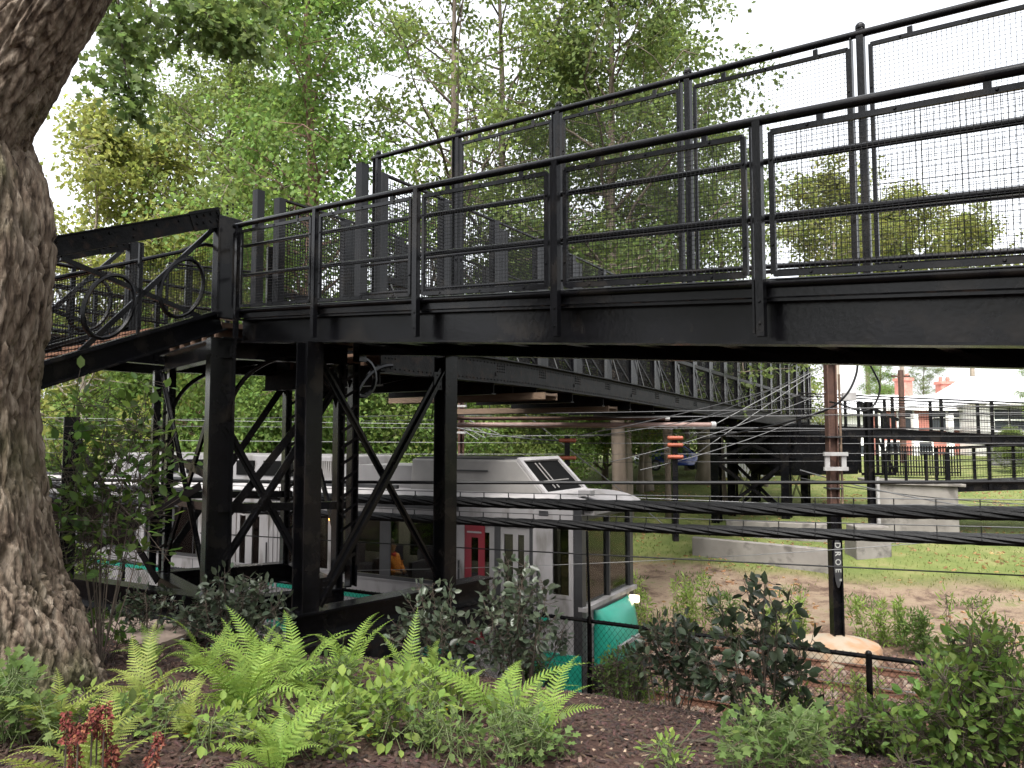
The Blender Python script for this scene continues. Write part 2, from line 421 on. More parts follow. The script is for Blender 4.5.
g = bpy.data.objects.new('ground', me); COL.objects.link(g); g['kind'] = 'structure'

rng = np.random.default_rng(3)
# bark chips on the planting bed (nobody could count them)
def scatter_box(name, m, n, fn, sz, lab, cat):
    P, D = [], []
    k = 0
    vv, ff = [], []
    bx = np.array([[-1, -1, 0], [1, -1, 0], [1, 1, 0], [-1, 1, 0], [-1, -1, 1], [1, -1, 1], [1, 1, 1], [-1, 1, 1]], float)
    bf = np.array([(4, 5, 6, 7), (0, 1, 5, 4), (1, 2, 6, 5), (2, 3, 7, 6), (3, 0, 4, 7)])
    while k < n:
        p = fn()
        if p is None: continue
        a = rng.uniform(0, 6.28); l, w, h = sz[0] * rng.uniform(.4, 1.4), sz[1] * rng.uniform(.5, 1.3), sz[2] * rng.uniform(.4, 1.2)
        tx, ty = rng.normal(0, .3, 2)
        x = bx * np.array([l / 2, w / 2, h])
        q = np.stack([x[:, 0] * math.cos(a) - x[:, 1] * math.sin(a), x[:, 0] * math.sin(a) + x[:, 1] * math.cos(a), x[:, 2] + x[:, 0] * tx + x[:, 1] * ty], 1) + np.array(p) + np.array([0, 0, .004])
        vv.append(q); ff.append(bf + 8 * k); k += 1
    me = np_mesh(name, np.concatenate(vv), np.concatenate(ff))
    o = link(name, me, m, None, V((0, 0, 0)))
    return tag(o, lab, cat, kind='stuff')
def bed():
    y = rng.uniform(3.4, 9.2); x = rng.uniform(-.75, .62) * y
    s, d = sd(x, y)
    if d > -3.0 or d < -9.6: return None
    return (x, y, gz(x, y))
scatter_box('mulch', M['mulch'], 15000, bed, (.045, .016, .010), 'dark brown bark mulch chips covering the planting bed', 'mulch')
scatter_box('bleached_chips', M['straw'], 900, bed, (.034, .018, .008), 'pale bleached chips and dry leaf scraps strewn over the mulch', 'litter')
def bal():
    s, d = rng.uniform(-3, 11), rng.uniform(-.6, 7.3)
    p = tk(s, d); return (p.x, p.y, -.165)
LIT = leafm('fallen_leaf_litter', (.26, .14, .06), (.34, .24, .13), island=.4)
def lit():
    s, d = rng.uniform(-10, 22), rng.uniform(8.5, 34); p = tk(s, d)
    nn = noise.noise(V((p.x * .35, p.y * .35, 21)))
    if nn < .05 + rng.uniform(-.2, .25): return None
    return (p.x, p.y, gz(p.x, p.y))
scatter_box('leaf_litter', LIT, 3200, lit, (.11, .07, .02), 'scattered tan fallen leaves and twigs over the lawn and bare dirt', 'leaf litter')
M['stone'] = mat('ballast_stone', (.065, .036, .025), .95, (.14, .092, .068), 3, island=.5)
scatter_box('track_ballast', M['stone'], 9000, bal, (.07, .055, .05), 'rusty grey crushed stone ballast under the rails', 'ballast')
# lawn tufts
tp = []
while len(tp) < 22000:
    s, d = rng.uniform(-14, 22), 12.2 + 24 * rng.uniform(0, 1) ** 1.5
    p = tk(s, d); nn = noise.noise(V((p.x * .5, p.y * .5, 0)))
    if d + nn * 1.2 < 13.0 and rng.uniform() > .15: continue
    tp.append((p.x, p.y, gz(p.x, p.y) - .01))
dirs = np.tile([0, 0, 1.0], (len(tp), 1))
M['lf_grass'] = leafm('lawn_blades', (.10, .135, .038), (.15, .165, .055), island=.3)
tag(link('lawn_grass', leaf_mesh('lawn_grass', tp, .09, rng, LANCE, dirs, 0, .35, .1), M['lf_grass'], None, V((0, 0, 0))), 'short mown green grass on the far slope', 'grass', kind='stuff')
# low wild growth along the foot of the bank and over the bare dirt
tp = []
while len(tp) < 5000:
    s, d = rng.uniform(-10, 22), rng.uniform(7.2, 12.5)
    p = tk(s, d); nn = noise.noise(V((p.x * .8, p.y * .8, 9)))
    if nn < .12 + .10 * (d > 8.4): continue
    tp.append((p.x, p.y, gz(p.x, p.y)))
tag(link('dirt_weeds', leaf_mesh('dirt_weeds', tp, .12, rng, LANCE, np.tile([0, 0, 1.0], (len(tp), 1)), 0, .5, .1), M['lf_box'], None, V((0, 0, 0))), 'sparse weeds and clover patches on the bare dirt', 'weeds', kind='stuff')

# pale path behind the oak
def strip(name, pts, w, z, m, kind):
    mb = MB()
    for i in range(len(pts) - 1):
        a, b = V((*pts[i], 0)), V((*pts[i + 1], 0)); n = V((-(b - a).y, (b - a).x, 0)).normalized() * w / 2
        q = []
        for p in (a - n, b - n, b + n, a + n): q.append(V((p.x, p.y, z)))
        mb.prism(q, (0, 0, .05))
    return tag(mb.build(name, m), kind=kind)
strip('path', [(-9.5, 9.6), (-5.0, 8.35), (-3.35, 7.85)], 1.15, 2.56, M['brickpath'], 'structure')
mb = MB()
for k in range(2):
    for a, b in (((-9.5, 9.0), (-5.05, 7.74)), ((-5.05, 7.74), (-3.4, 7.25))): pass
mb.bar((-9.3, 8.96, 2.60), (-5.15, 7.80, 2.60), .07, .1); mb.bar((-5.14, 7.80, 2.60), (-3.42, 7.27, 2.60), .07, .1)
tag(mb.build('path_edging', M['deckwood']), 'weathered timber edging along the pale path behind the oak', 'edging')

# ------------------------------------------------------------------ railway tracks
def track(d0, label, s0, s1, t0, t1):
    t = thing('railway_track', label, 'track', tk(0, d0, -.17), 'railway tracks')
    for d in (d0 - .7175, d0 + .7175):
        mb = MB().ibeam(tk(s0, d, -.075), tk(s1, d, -.075), .15, .075, .03, .02)
        r = mb.build('rail', M['railsteel'], t)
        MB().bar(tk(s0, d, .002), tk(s1, d, .002), .06, .006).build('rail_head', M['railtop'], r)
    mb = MB().bar(tk(t0, d0 - 1.25, -.19), tk(t0, d0 + 1.25, -.19), .22, .09)
    s_ = mb.build('sleeper', M['sleeper'], t, bevel=.01); n = 1
    while t0 + n * .62 < t1:
        c = s_.copy(); COL.objects.link(c); c.parent = t; c.location = tk(n * .62, 0) - tk(0, 0); n += 1
track(1.32, 'nearer rusty railway track, running under the train', -40, 16, -.5, 12)
track(4.92, 'farther rusty railway track, between the train and the rust topped pole', -40, 16, -6, 13)
# ------------------------------------------------------------------ the near access ramp
ST = M['steel']
RD = V((-.743, .669, 0)); RN = V((.669, .743, 0))           # along the ramp (away to the left), across it (away)
def rp(s, off=0., h=0.):
    z = 5.195 + .088 * s - .0018 * max(0, s - 3) ** 2
    return V((1.61, 4.85, 0)) + RD * s + RN * off + UP * (z + h)
SPC = 1.65
ST_END = 6.72
def steps(a, b, n): return [a + (b - a) * k / n for k in range(n + 1)]
RAMP_S = steps(-5.2, ST_END, 24)
ramp_t = thing('access_ramp', 'sloping black steel ramp with mesh railings crossing the upper half of the photo', 'footbridge ramp', rp(0, 1, 0))
for off, w in ((.10, 0), (1.92, 0)):
    mb = MB()
    for a, b in zip(RAMP_S[:-1:4], RAMP_S[4::4]): mb.ibeam(rp(a, off, .145), rp(b, off, .145), .29, .17, .018, .014)
    mb.build('girder', ST, ramp_t)
mb = MB()
for a, b in zip(RAMP_S[:-1:2], RAMP_S[2::2]): mb.bar(rp(a, 1.01, .318), rp(b, 1.01, .318), 1.80, .05)
mb.build('deck', M['steel_old'], ramp_t)
for off in (-.015, 2.02):
    mb = MB()
    for a, b in zip(RAMP_S[:-1:2], RAMP_S[2::2]): mb.bar(rp(a, off + (.02 if off < 1 else -.02), .335), rp(b, off + (.02 if off < 1 else -.02), .335), .012, .07)
    mb.build('deck_edge', ST, ramp_t)
k = -3
while k * SPC < ST_END:
    s = k * SPC
    for q in (s + .12, s + .12 + SPC / 2):
        if q < ST_END: MB().ibeam(rp(q, .12, .19), rp(q, 1.90, .19), .18, .10).build('cross_beam', ST, ramp_t)
    k += 1
for off, h, r, nm in ((-.045, 1.435, .031, 'top_rail'), (-.012, .385, .030, 'bottom_rail'), (.10, 1.21, .021, 'handrail'), (.10, .84, .021, 'handrail'),
                      (2.05, 2.86, .033, 'top_rail'), (1.90, 1.27, .021, 'handrail'), (1.90, .86, .021, 'handrail')):
    pts = [rp(s, off, h) for s in RAMP_S]
    if nm == 'handrail':
        pts = [rp(ST_END + .02, off, h)] if False else pts
    MB().tube(pts, r, 10).build(nm, ST, ramp_t, smooth='auto')
posts = [k * SPC for k in range(-3, 5)]
for k, s in enumerate(posts):
    mb = MB().bar(rp(s, -.06, .04), rp(s, -.06, 1.425), .052, .05, RN)
    mb.bar(rp(s + .047, -.045, .06), rp(s + .047, -.045, 1.40), .014, .05, RN)
    for h in (.12, .26): mb.rivet(rp(s, -.087, h), -RN, .011)
    mb.build('post', ST, ramp_t)
    mb = MB().bar(rp(s, 2.06, .03), rp(s, 2.06, 2.9), .06, .07, RN); mb.bar(rp(s + .075, 2.05, .05), rp(s + .075, 2.05, 2.83), .014, .07, RN)
    mb.ball(rp(s, 2.06, 2.92), .045)
    mb.build('post', ST, ramp_t, bevel=.006)
segs = [(a, b) for a, b in zip(posts[:-1], posts[1:])] + [(posts[-1], ST_END - .06)]
for a, b in segs:
    a2, b2 = a + .10, b - .085
    for off, lo, hi, sp, wr in ((-.05, .435, 1.345, .032, .0020), (2.04, .84, 2.74, .036, .0018)):
        if off > 1 and b > ST_END - .2: continue
        c = [rp(a2, off, lo), rp(b2, off, lo), rp(a2, off, hi), rp(b2, off, hi)]
        p = MB().grid(*c, sp, wr).build('mesh_panel', ST, ramp_t)
        mb = MB().frame(*c, .034, .026, UP)
        for q in (.16, .5, .84):
            for h in (lo, hi): mb.rivet(rp(a2 + (b2 - a2) * q, off - .016, h), -RN, .011)
        for q in (.2, .8):
            mb.rivet(rp(a2, off - .016, lo + (hi - lo) * q), -RN, .011); mb.rivet(rp(b2, off - .016, lo + (hi - lo) * q), -RN, .011)
            mb.bar(rp(a2 - .012 + (b2 - a2) * q, off + .01, hi + .012), rp(a2 - .012 + (b2 - a2) * q, off + .01, hi + .075), .04, .02, RN)
        mb.build('panel_frame', ST, p)
# carrying trestle of the ramp
bs = 5.1
col_b = rp(bs, -.0, 0); col_c = rp(bs, 2.0, 0)
zb = 2.78
tr = thing('steel_trestle', 'two legged black trestle with crossed braces on an I-beam, under the near ramp', 'trestle', (col_b.x, col_b.y, zb - .3))
def wcol(p, z0, z1, w, d, ax):
    """wide flange column"""
    p0, p1 = V((p.x, p.y, z0)), V((p.x, p.y, z1))
    return MB().ibeam(p0, p1, w, d, .022, .016, up=ax)
for p in (col_b, col_c): wcol(p, zb, p.z - .01, .215, .2, RD).build('column', ST, tr)
MB().ibeam(V((col_b.x, col_b.y, zb - .15)) - RN * .22, V((col_c.x, col_c.y, zb - .15)) + RN * .75, .30, .26, .024, .018).build('ground_beam', ST, tr)
MB().bar(V((col_b.x, col_b.y, zb - .46)) - RN * .32, V((col_c.x, col_c.y, zb - .46)) + RN * .6, .5, .3).build('footing', M['steel_old'], tr)
def lerp_col(f, z): return V((col_b.x + (col_c.x - col_b.x) * f, col_b.y + (col_c.y - col_b.y) * f, z))
for f0, z0, f1, z1, w, o in ((.06, zb + .05, .95, col_c.z - .2, .13, -.05), (.07, col_b.z - .15, .97, zb + .1, .085, .05)):
    MB().bar(lerp_col(f0, z0) + RD * o, lerp_col(f1, z1) + RD * o, .02, w, UP).bar(lerp_col(f0, z0) + RD * (o - .02), lerp_col(f1, z1) + RD * (o - .02), .05, .016, UP).build('brace', ST, tr)
for f, z in ((.1, zb + .22), (.91, col_c.z - .33)):
    mb = MB()
    mb.bar(lerp_col(f, z) - RD * .065 - UP * .11, lerp_col(f, z) - RD * .065 + UP * .11, .16, .012, RD)
    for i in range(6): mb.rivet(lerp_col(f, z) + RN * (.05 * (i % 2) - .025) + UP * (.07 * (i // 2) - .07) + RD * .075, RD, .012); mb.rivet(lerp_col(f, z) + RN * (.05 * (i % 2) - .025) + UP * (.07 * (i // 2) - .07) - RD * .075, -RD, .012)
    mb.build('gusset', ST, tr)

# ------------------------------------------------------------------ the landing tower
A = V((-3.63, 9.56, 0)); D = V((-2.25, 10.45, 0)); E = V((-5.25, 11.6, 0)); G = V((-3.55, 12.5, 0))
ZG = 2.62
tw = thing('support_tower', 'tall braced black steel tower under the landing, behind the big oak', 'support tower', (A.x, A.y, ZG - .4))
VA = (D - A).normalized(); VE = (E - A).normalized()
zl = 5.86
wcol(A, ZG - .4, zl - .02, .30, .27, VA).build('column', ST, tw)
for p in (D, E, G):
    for o in (-.1, .1):
        wcol(p + VA * o, ZG, zl - .25, .10, .2, VA).build('column', ST, tw)
    mb = MB(); z = ZG + .3
    while z < zl - .4: mb.bar(p - VA * .11 + UP * z - VE * .1, p + VA * .11 + UP * (z + .14) - VE * .1, .04, .008, VE); z += .22
    mb.build('lacing', ST, tw)
def fz(p, z): return V((p.x, p.y, z))
for p, q in ((A, E), (E, G), (A, D), (D, G)):
    MB().ibeam(fz(p, ZG - .14), fz(q, ZG - .14), .28, .22).build('ground_beam', ST, tw)
    MB().ibeam(fz(p, zl - .14), fz(q, zl - .14), .26, .16).build('top_beam', ST, tw)
MB().bar(fz(A, ZG - .55) - VE * .3, fz(A + V((-.87, .49, 0)) * 3.2, ZG - .55), .4, .42).build('footing', M['steel_old'], tw)
EB = A + V((-.87, .49, 0)) * 3.1
MB().ibeam(fz(A, ZG - .14), fz(EB, ZG - .14), .36, .24).build('ground_beam', ST, tw)
MB().ibeam(fz(EB, ZG), fz(EB, 4.9), .2, .18, up=VA).build('column', ST, tw)
MB().bar(fz(A.lerp(EB, .1), 4.0), fz(EB, 2.8), .016, .1).bar(fz(A.lerp(EB, .35), 2.75), fz(EB, 4.7), .016, .1).build('brace', ST, tw)
def brace(p, q, z0, z1, w=.10, off=0., f0=.04, f1=.96):
    n = (q - p).cross(UP).normalized() * off
    a = fz(p.lerp(q, f0), z0) + n; b = fz(p.lerp(q, f1), z1) + n
    MB().bar(a, b, .016, w, UP).bar(a + n.normalized() * .02 if off else a, b + n.normalized() * .02 if off else b, .05, .014, UP).build('brace', ST, tw)
brace(A, D, 3.55, zl - .35, .10, -.05); brace(A, D, 3.05, zl - .42, .10, .05); brace(A, D, 4.75, 2.75, .10, .02, .04, .72)
brace(A, E, 2.75, zl - .3, .10, -.05); brace(A, E, 4.05, 4.35, .10, .05); brace(A, E, zl - .4, 2.8, .10, .05)
brace(E, G, 2.75, zl - .3, .1, -.05); brace(D, G, 2.8, zl - .4, .1, .04)
for p, q in ((A, D), (A, E), (E, G)):
    MB().bar(fz(p, 3.74), fz(q, 3.70), .1, .10, UP).build('strut', ST, tw)
def arc(c, u, v, r, a0, a1, n=14): return [c + u * (r * math.cos(R(a0 + (a1 - a0) * k / n))) + v * (r * math.sin(R(a0 + (a1 - a0) * k / n))) for k in range(n + 1)]
for p, u in ((A, VA), (D, V((.536, .844, 0))), (D, -VA), (E, VA)):
    c = fz(p, zl - 1.05) + u * .95
    MB().tube(arc(c, u, UP, .85, 180, 92), .032, 6).build('curved_bracket', ST, tw, smooth='auto')
MB().tube(arc(fz(D, zl - .42) + V((.536, .844, 0)) * .3, V((.536, .844, 0)), UP, .26, 90, -170), .035, 6).build('curved_bracket', ST, tw, smooth='auto')
# landing deck: timber on joists
L1, L2, L3, L4 = fz(A, zl), fz(rp(ST_END, 2.0), zl), fz(V((-3.83, 12.35, 0)), zl), fz(E, zl)
mb = MB().prism([L1 + UP * .12, L2 + UP * .12, L3 + UP * .12, L4 + UP * .12], (0, 0, .06)); mb.build('landing_deck', M['deckwood'], tw)
for k in range(5):
    f = .1 + .2 * k; MB().bar(L1.lerp(L4, f) + UP * .05, L2.lerp(L3, f) + UP * .05, .07, .135).build('joist', M['deckwood'], tw)
for f in (.3, .65): MB().ibeam(L1.lerp(L2, f) + UP * -.09, L4.lerp(L3, f) + UP * -.09, .14, .12).build('joist', ST, tw)
# back railing of the landing and its tall portal posts
for p, h in ((V((-5.1, 12.0, 0)), 1.5), (V((-3.95, 12.4, 0)), 1.75), (V((-2.95, 11.55, 0)), 1.4)):
    MB().bar(fz(p, zl + .1), fz(p, zl + .1 + h), .11, .10, VA).build('railing_post', ST, tw, bevel=.01)
a, b, c_, d_ = fz(E, zl + .3), fz(V((-3.9, 12.4, 0)), zl + .3), fz(E, zl + 1.35), fz(V((-3.9, 12.4, 0)), zl + 1.35)
p = MB().grid(a, b, c_, d_, .05, .0025).build('mesh_panel', ST, tw); MB().frame(a, b, c_, d_, .04, .03, UP).build('panel_frame', ST, p)
for h in (.75, 1.4): MB().tube([fz(E, zl + h), fz(V((-3.9, 12.4, 0)), zl + h)], .022).build('handrail', ST, tw)

# ------------------------------------------------------------------ approach stair to the left
SDIR = V((-.56, -.828, 0)); SNRM = V((-.828, .56, 0))
def sp_(t, off=0., h=0.): return V((A.x + .02, A.y - .12, 0)) + SDIR * t + SNRM * off + UP * (6.02 - .40 * t + h)
stair = thing('approach_stair', 'old riveted black truss stair going down to the left behind the oak', 'stair', sp_(7.4, 1, 0))
TE = 7.6; SUP = (SDIR * -1 + UP * 0).cross(SNRM) ; 
for off in (0., 2.1):
    b = MB().bar(sp_(.1, off, 1.33), sp_(TE, off, 1.33), .10, .20).bar(sp_(.1, off - .0, 1.435), sp_(TE, off, 1.435), .18, .012)
    t = .62
    for k in range(9):
        b.rivet(sp_(t, off - .05, 1.37), -SNRM, .019); t += .27
        if k % 3 == 1: b.rivet(sp_(t, off - .05, 1.28), -SNRM, .019)
    for i in range(8): b.rivet(sp_(.12 + .09 * (i % 4), off - .062, 1.30 + .09 * (i // 4)), -SNRM, .021)
    for i in range(6): b.rivet(sp_(-.02 - .02 * (i // 3) * 4, off - .062, 1.36 + .0 + .05 * (i % 3)), -SNRM, .017)
    tc_ = b.build('top_chord', M['steel_old'], stair)
    MB().bar(sp_(.06, off - .055, 1.335), sp_(.46, off - .055, 1.335), .012, .24).build('splice_plate', M['steel_old'], tc_)
    MB().ibeam(sp_(0, off, .02), sp_(TE, off, .02), .24, .20, .02, .016).build('bottom_chord', ST, stair)
    MB().bar(sp_(.12, off, .16), sp_(TE, off, .16), .16, .02).build('chord_flange', ST, stair)
    MB().bar(sp_(-.06, off - .03, .02), sp_(-.06, off - .03, 1.30), .34 if off == 0 else .2, .13, SNRM).build('end_post', ST, stair, bevel=.012)
    MB().tube([sp_(.02, off + .12, .98), sp_(.16, off + .12, 1.03), sp_(.34, off + .12, 1.03)] + [sp_(.5 + k * .5, off + .12, 1.0) for k in range(15)], .024, 8).build('handrail', ST, stair, smooth='auto')
    t = 0.
    while t < 5:
        for h0, t0, h1, t1 in ((1.22, t + .1, .10, t + 1.75), (.10, t + .2, 1.2, t + 1.9)):
            MB().bar(sp_(t0, off, h0), sp_(t1, off, h1), .03, .055, UP).build('diagonal', ST, stair)
        MB().bar(sp_(t + 1.05, off, .1), sp_(t + 1.05, off, 1.2), .03, .03, SDIR).build('strut', ST, stair)
        for c in (.52, 1.38):
            o = sp_(t + c, off, .56); sv = (sp_(1) - sp_(0)).normalized(); uv = SNRM.cross(sv).normalized()
            MB().tube([o + sv * (.30 * math.cos(k * math.pi / 12)) + UP * (.34 * math.sin(k * math.pi / 12)) for k in range(24)], .026, 6, closed=True).build('ring_ornament', ST, stair, smooth='auto')
        t += 1.9
    MB().grid(sp_(.12, off + .06, .16), sp_(5, off + .06, .16), sp_(.12, off + .06, 1.0), sp_(5, off + .06, 1.0), .036, .0028).build('mesh_panel', ST, stair)
for k in range(24):
    t = .15 + k * .30
    MB().bar(sp_(t, .1, .02), sp_(t, 2.0, .02), .30, .035).bar(sp_(t + .14, .1, -.04), sp_(t + .14, 2.0, -.04), .02, .09).build('tread', M['wood'], stair)
for off in (.35, 1.75): MB().bar(sp_(.0, off, -.06), sp_(TE, off, -.06), .06, .16).build('stringer', M['steel_old'], stair)
# trestle of the stair, mostly behind the oak
sc = sp_(3.05, 0.2)
st2 = thing('stair_trestle', 'short black steel post under the stair, half hidden by leaves beside the oak', 'trestle', (sc.x, sc.y, gz(sc.x, sc.y)))
for off in (0.2, 1.9):
    q = sp_(2.35, off); MB().ibeam(V((q.x, q.y, gz(q.x, q.y))), V((q.x, q.y, q.z - .1)), .2, .18, up=SDIR).build('column', ST, st2)
q0, q1 = sp_(2.35, .2), sp_(2.35, 1.9)
MB().bar(fz(q0, 3.0), fz(q1, 4.7), .016, .09).build('brace', ST, st2); MB().bar(fz(q0, 4.7), fz(q1, 3.0), .016, .09).build('brace', ST, st2)

# walkway on the far side of the landing, seen through the stair truss
def wp(t, off=0., h=0.): return V((-6.45, 9.1, 0)) + V((.51, .86, 0)) * t + V((-.86, .51, 0)) * off + UP * (5.72 + .0 * t + h)
ww = thing('mesh_walkway', 'level black mesh walkway seen through the stair truss, beyond the big oak', 'walkway', wp(0, 0, -.4))
for off in (.9, 2.6):
    for h, r in ((1.35, .03), (1.05, .02), (.72, .02), (.40, .03)): MB().tube([wp(-1, off, h), wp(4.4, off, h)], r).build('rail', ST, ww)
    MB().grid(wp(-1, off, .42), wp(4.4, off, .42), wp(-1, off, 1.33), wp(4.4, off, 1.33), .042, .0026).build('mesh_panel', ST, ww)
    for t in (-1, .35, 1.7, 3.05, 4.4): MB().bar(wp(t, off, .1), wp(t, off, 1.4), .06, .06, RN).build('post', ST, ww)
    MB().ibeam(wp(-1, off, .17), wp(4.4, off, .17), .26, .15).build('girder', ST, ww)
MB().bar(wp(-1, 1.75, .33), wp(4.4, 1.75, .33), 1.6, .05).build('deck', M['deckwood'], ww)
for t in (.5, 3.9): 
    q = wp(t, 1.75); MB().ibeam(V((q.x, q.y, gz(q.x, q.y))), q, .2, .18).build('column', ST, ww)

# ------------------------------------------------------------------ main truss span over the tracks
MD = V((.536, .844, 0)); MN = V((-.844, .536, 0)); ML = 29.5
def mz(t): return float(np.interp(t, [0, 4, 8, 14, 22, 29.5], [5.66, 5.68, 5.60, 5.42, 5.25, 5.15]))
def mp_(t, off=0., h=0.): return V((-1.9, 11.05, 0)) + MD * t + MN * off + UP * (mz(t) + h)
ms = thing('truss_span', 'long riveted black truss footbridge span crossing high over the railway tracks', 'footbridge span', mp_(0, 1, 0))
TS = steps(0, ML, 20)
SO = M['steel_old']
for off in (0., 2.2):
    sg = -1 if off == 0 else 1
    mb = MB(); rv = MB()
    for a, b in zip(TS[:-1], TS[1:]):
        mb.bar(mp_(a, off, .10), mp_(b, off, .10), .03, .40); mb.bar(mp_(a, off + .03 * sg, .31), mp_(b, off + .03 * sg, .31), .16, .02); mb.bar(mp_(a, off, -.11), mp_(b, off, -.11), .20, .02)
        if off == 0 and a < 16:
            n = 14
            for i in range(n):
                for h in (-.05, .24): mb.rivet(mp_(a + (b - a) * i / n, off - .015, h) , -MN, .017)
            for i in range(12): mb.rivet(mp_(a + .1 + .07 * (i % 4), off - .016, .10 + .05 * (i // 4)), -MN, .017)
    bc = mb.build('bottom_chord', SO, ms)
    mb = MB()
    for a, b in zip(TS[:-1], TS[1:]): mb.bar(mp_(a, off, 1.24), mp_(b, off, 1.24), .12, .10)
    mb.build('top_chord', SO, ms)
    MB().tube([mp_(t, off, 2.8) for t in TS], .03, 6).build('top_rail', ST, ms)
    for h in (1.05, .75): MB().tube([mp_(t, off - sg * .12, h) for t in TS], .02, 6).build('handrail', ST, ms)
    for k, t in enumerate(TS):
        MB().bar(mp_(t, off, .3), mp_(t, off, 2.8), .13, .13, MD).build('post', ST, ms)
        if k in (0, 20): MB().bar(mp_(t - .42, off, .0), mp_(t - .42, off, 2.82), .12, .14, MD).build('post', ST, ms)
    for k in range(20):
        a, b = TS[k], TS[k + 1]
        MB().bar(mp_(a, off + .03, .3), mp_(b, off + .03, 1.22), .012, .05).bar(mp_(b, off - .03, .3), mp_(a, off - .03, 1.22), .012, .05).build('diagonal', SO, ms)
        MB().bar(mp_(a + .1, off + .05 * sg, 1.26), mp_((a + b) / 2, off + .05 * sg, .32), .01, .03).build('tie_rod', M['wire_pale'], ms)
    for k in range(20):
        a, b = TS[k], TS[k + 1]
        s_ = .055 if k < 6 else .075
        p = MB().grid(mp_(a + .06, off, .34), mp_(b - .06, off, .34), mp_(a + .06, off, 2.74), mp_(b - .06, off, 2.74), s_, .0075 if k < 6 else .0065).build('mesh_panel', ST, ms)
        if k > 0: MB().bar(mp_(a + .22, off, .34), mp_(a + .22, off, 2.7), .46, .02, MN).build('infill_plate', ST, p)
for k, t in enumerate(TS):
    MB().ibeam(mp_(t, 0, -.16), mp_(t, 2.45, -.16), .30, .14).build('floor_beam', SO, ms)
    if k < 20:
        for d_ in (1,): MB().bar(mp_(t, .0, -.05), mp_(TS[k + 1], 2.2, -.05), .05, .012).build('wind_brace', M['rust'] if k == 4 else SO, ms)
for off in (.35, .85, 1.35, 1.85):
    mb = MB()
    for a, b in zip(TS[:-1], TS[1:]): mb.bar(mp_(a, off, .06), mp_(b, off, .06), .07, .15)
    mb.build('stringer', M['deckwood'], ms)
mb = MB(); t = .1
while t < ML - .1: mb.bar(mp_(t, .08, .16), mp_(t, 2.12, .16), .17, .045); t += .19
mb.build('deck', M['deckwood'], ms)
for k in (1, 2, 4, 6):
    c = mp_(TS[k] - .2, -.02, -.4)
    MB().bar(mp_(TS[k] + .05, -.02, .05), mp_(TS[k] - .55, 1.0, -.2), .05, .07).build('knee_brace', SO, ms)

# far tower of the span with its foot stair
Ft = 24.5
ft = thing('far_tower', 'far black braced steel tower standing on the lawn under the end of the span', 'support tower', (mp_(Ft, 1.1).x, mp_(Ft, 1.1).y, 1.2))
for t, off in ((Ft, 0), (Ft, 2.2), (Ft + 3.6, 0), (Ft + 3.6, 2.2), (Ft - 1.6, 2.4)):
    q = mp_(t, off); MB().ibeam(V((q.x, q.y, gz(q.x, q.y) - .1)), q + UP * -.2, .42, .34, .03, .03, up=MD).build('column', ST, ft)
for (t0, o0), (t1, o1) in (((Ft, 2.2), (Ft, 0)), ((Ft, 0), (Ft + 3.6, 0)), ((Ft, 2.2), (Ft + 3.6, 2.2)), ((Ft - 1.6, 2.4), (Ft, 0))):
    a, b = mp_(t0, o0), mp_(t1, o1)
    for z0, z1 in ((1.5, 3.6), (3.6, 1.5), (3.7, 5.0), (5.0, 3.7)): MB().bar(fz(a, z0), fz(b, z1), .03, .14).build('brace', ST, ft)
    MB().bar(fz(a, 3.64), fz(b, 3.64), .14, .2).build('strut', ST, ft)
# far stair leading down from the span end (dark underside)
fst = thing('far_stair', 'dark closed underside of the far stair hanging below the span end', 'stair', at(800, 478, 33))
pl = [at(738, 431, 33), at(776, 476, 33), at(858, 474, 33), at(862, 430, 33), at(800, 423, 33)]
MB().prism(pl, V((-.5, 1.5, 0))).build('stringer_plate', ST, fst)
mb = MB()
for k in range(7):
    a = at(858 + 6 * k, 402 + 3 * k, 33.2); mb.bar(a, V((a.x, a.y, 3.1)), .1, .1)
mb.bar(at(858, 402, 33.2), at(898, 420, 33.2), .1, .12); mb.bar(at(862, 474, 33.2), at(896, 474, 33.2), .1, .12)
mb.bar(at(860, 404, 33.2), at(895, 473, 33.2), .06, .1)
mb.build('railing', ST, fst)

# ------------------------------------------------------------------ far zig-zag ramps and their abutment
def far_ramp(name, label, p0, p1, hr, npan, gdep, nw):
    L_ = (p1 - p0); n = V((-L_.y, L_.x, 0)).normalized()
    t = thing(name, label, 'ramp', p0.lerp(p1, .5), 'far zig-zag ramps')
    for off in (0, 1.9):
        o = n * off
        MB().ibeam(p0 + o - UP * gdep / 2, p1 + o - UP * gdep / 2, gdep, .2).build('girder', ST, t)
        for h in (hr, hr * .82, hr * .62, hr * .42, .10): MB().tube([p0 + o + UP * h, p1 + o + UP * h], .028 if h == hr else .014, 6).build('rail', ST, t)
        for k in range(npan + 1):
            q = p0.lerp(p1, k / npan) + o; MB().bar(q - UP * gdep, q + UP * (hr + .03), .13, .1, L_).build('post', ST, t)
        MB().grid(p0 + o + UP * .1, p1 + o + UP * .1, p0 + o + UP * hr * .95, p1 + o + UP * hr * .95, .09, .0028).build('mesh_panel', ST, t)
    MB().bar(p0 + n * .95 + UP * .0, p1 + n * .95, 1.7, .08).build('deck', SO, t)
    return t
far_ramp('upper_ramp', 'higher of the two far black ramps, sloping gently down to the right', at(800, 424.5, 30.0), at(1100, 441, 27), 1.22, 6, .36, 3)
far_ramp('lower_ramp', 'lower of the two far black ramps, passing over the concrete abutment', at(949, 484, 27), at(1120, 478, 25.5), 1.22, 4, .28, 3)
fr = thing('guard_railing', 'short black railing standing on the concrete abutment', 'railing', at(900, 482, 26.9))
p0, p1 = at(866, 480, 27.2), at(947, 482, 27.0)
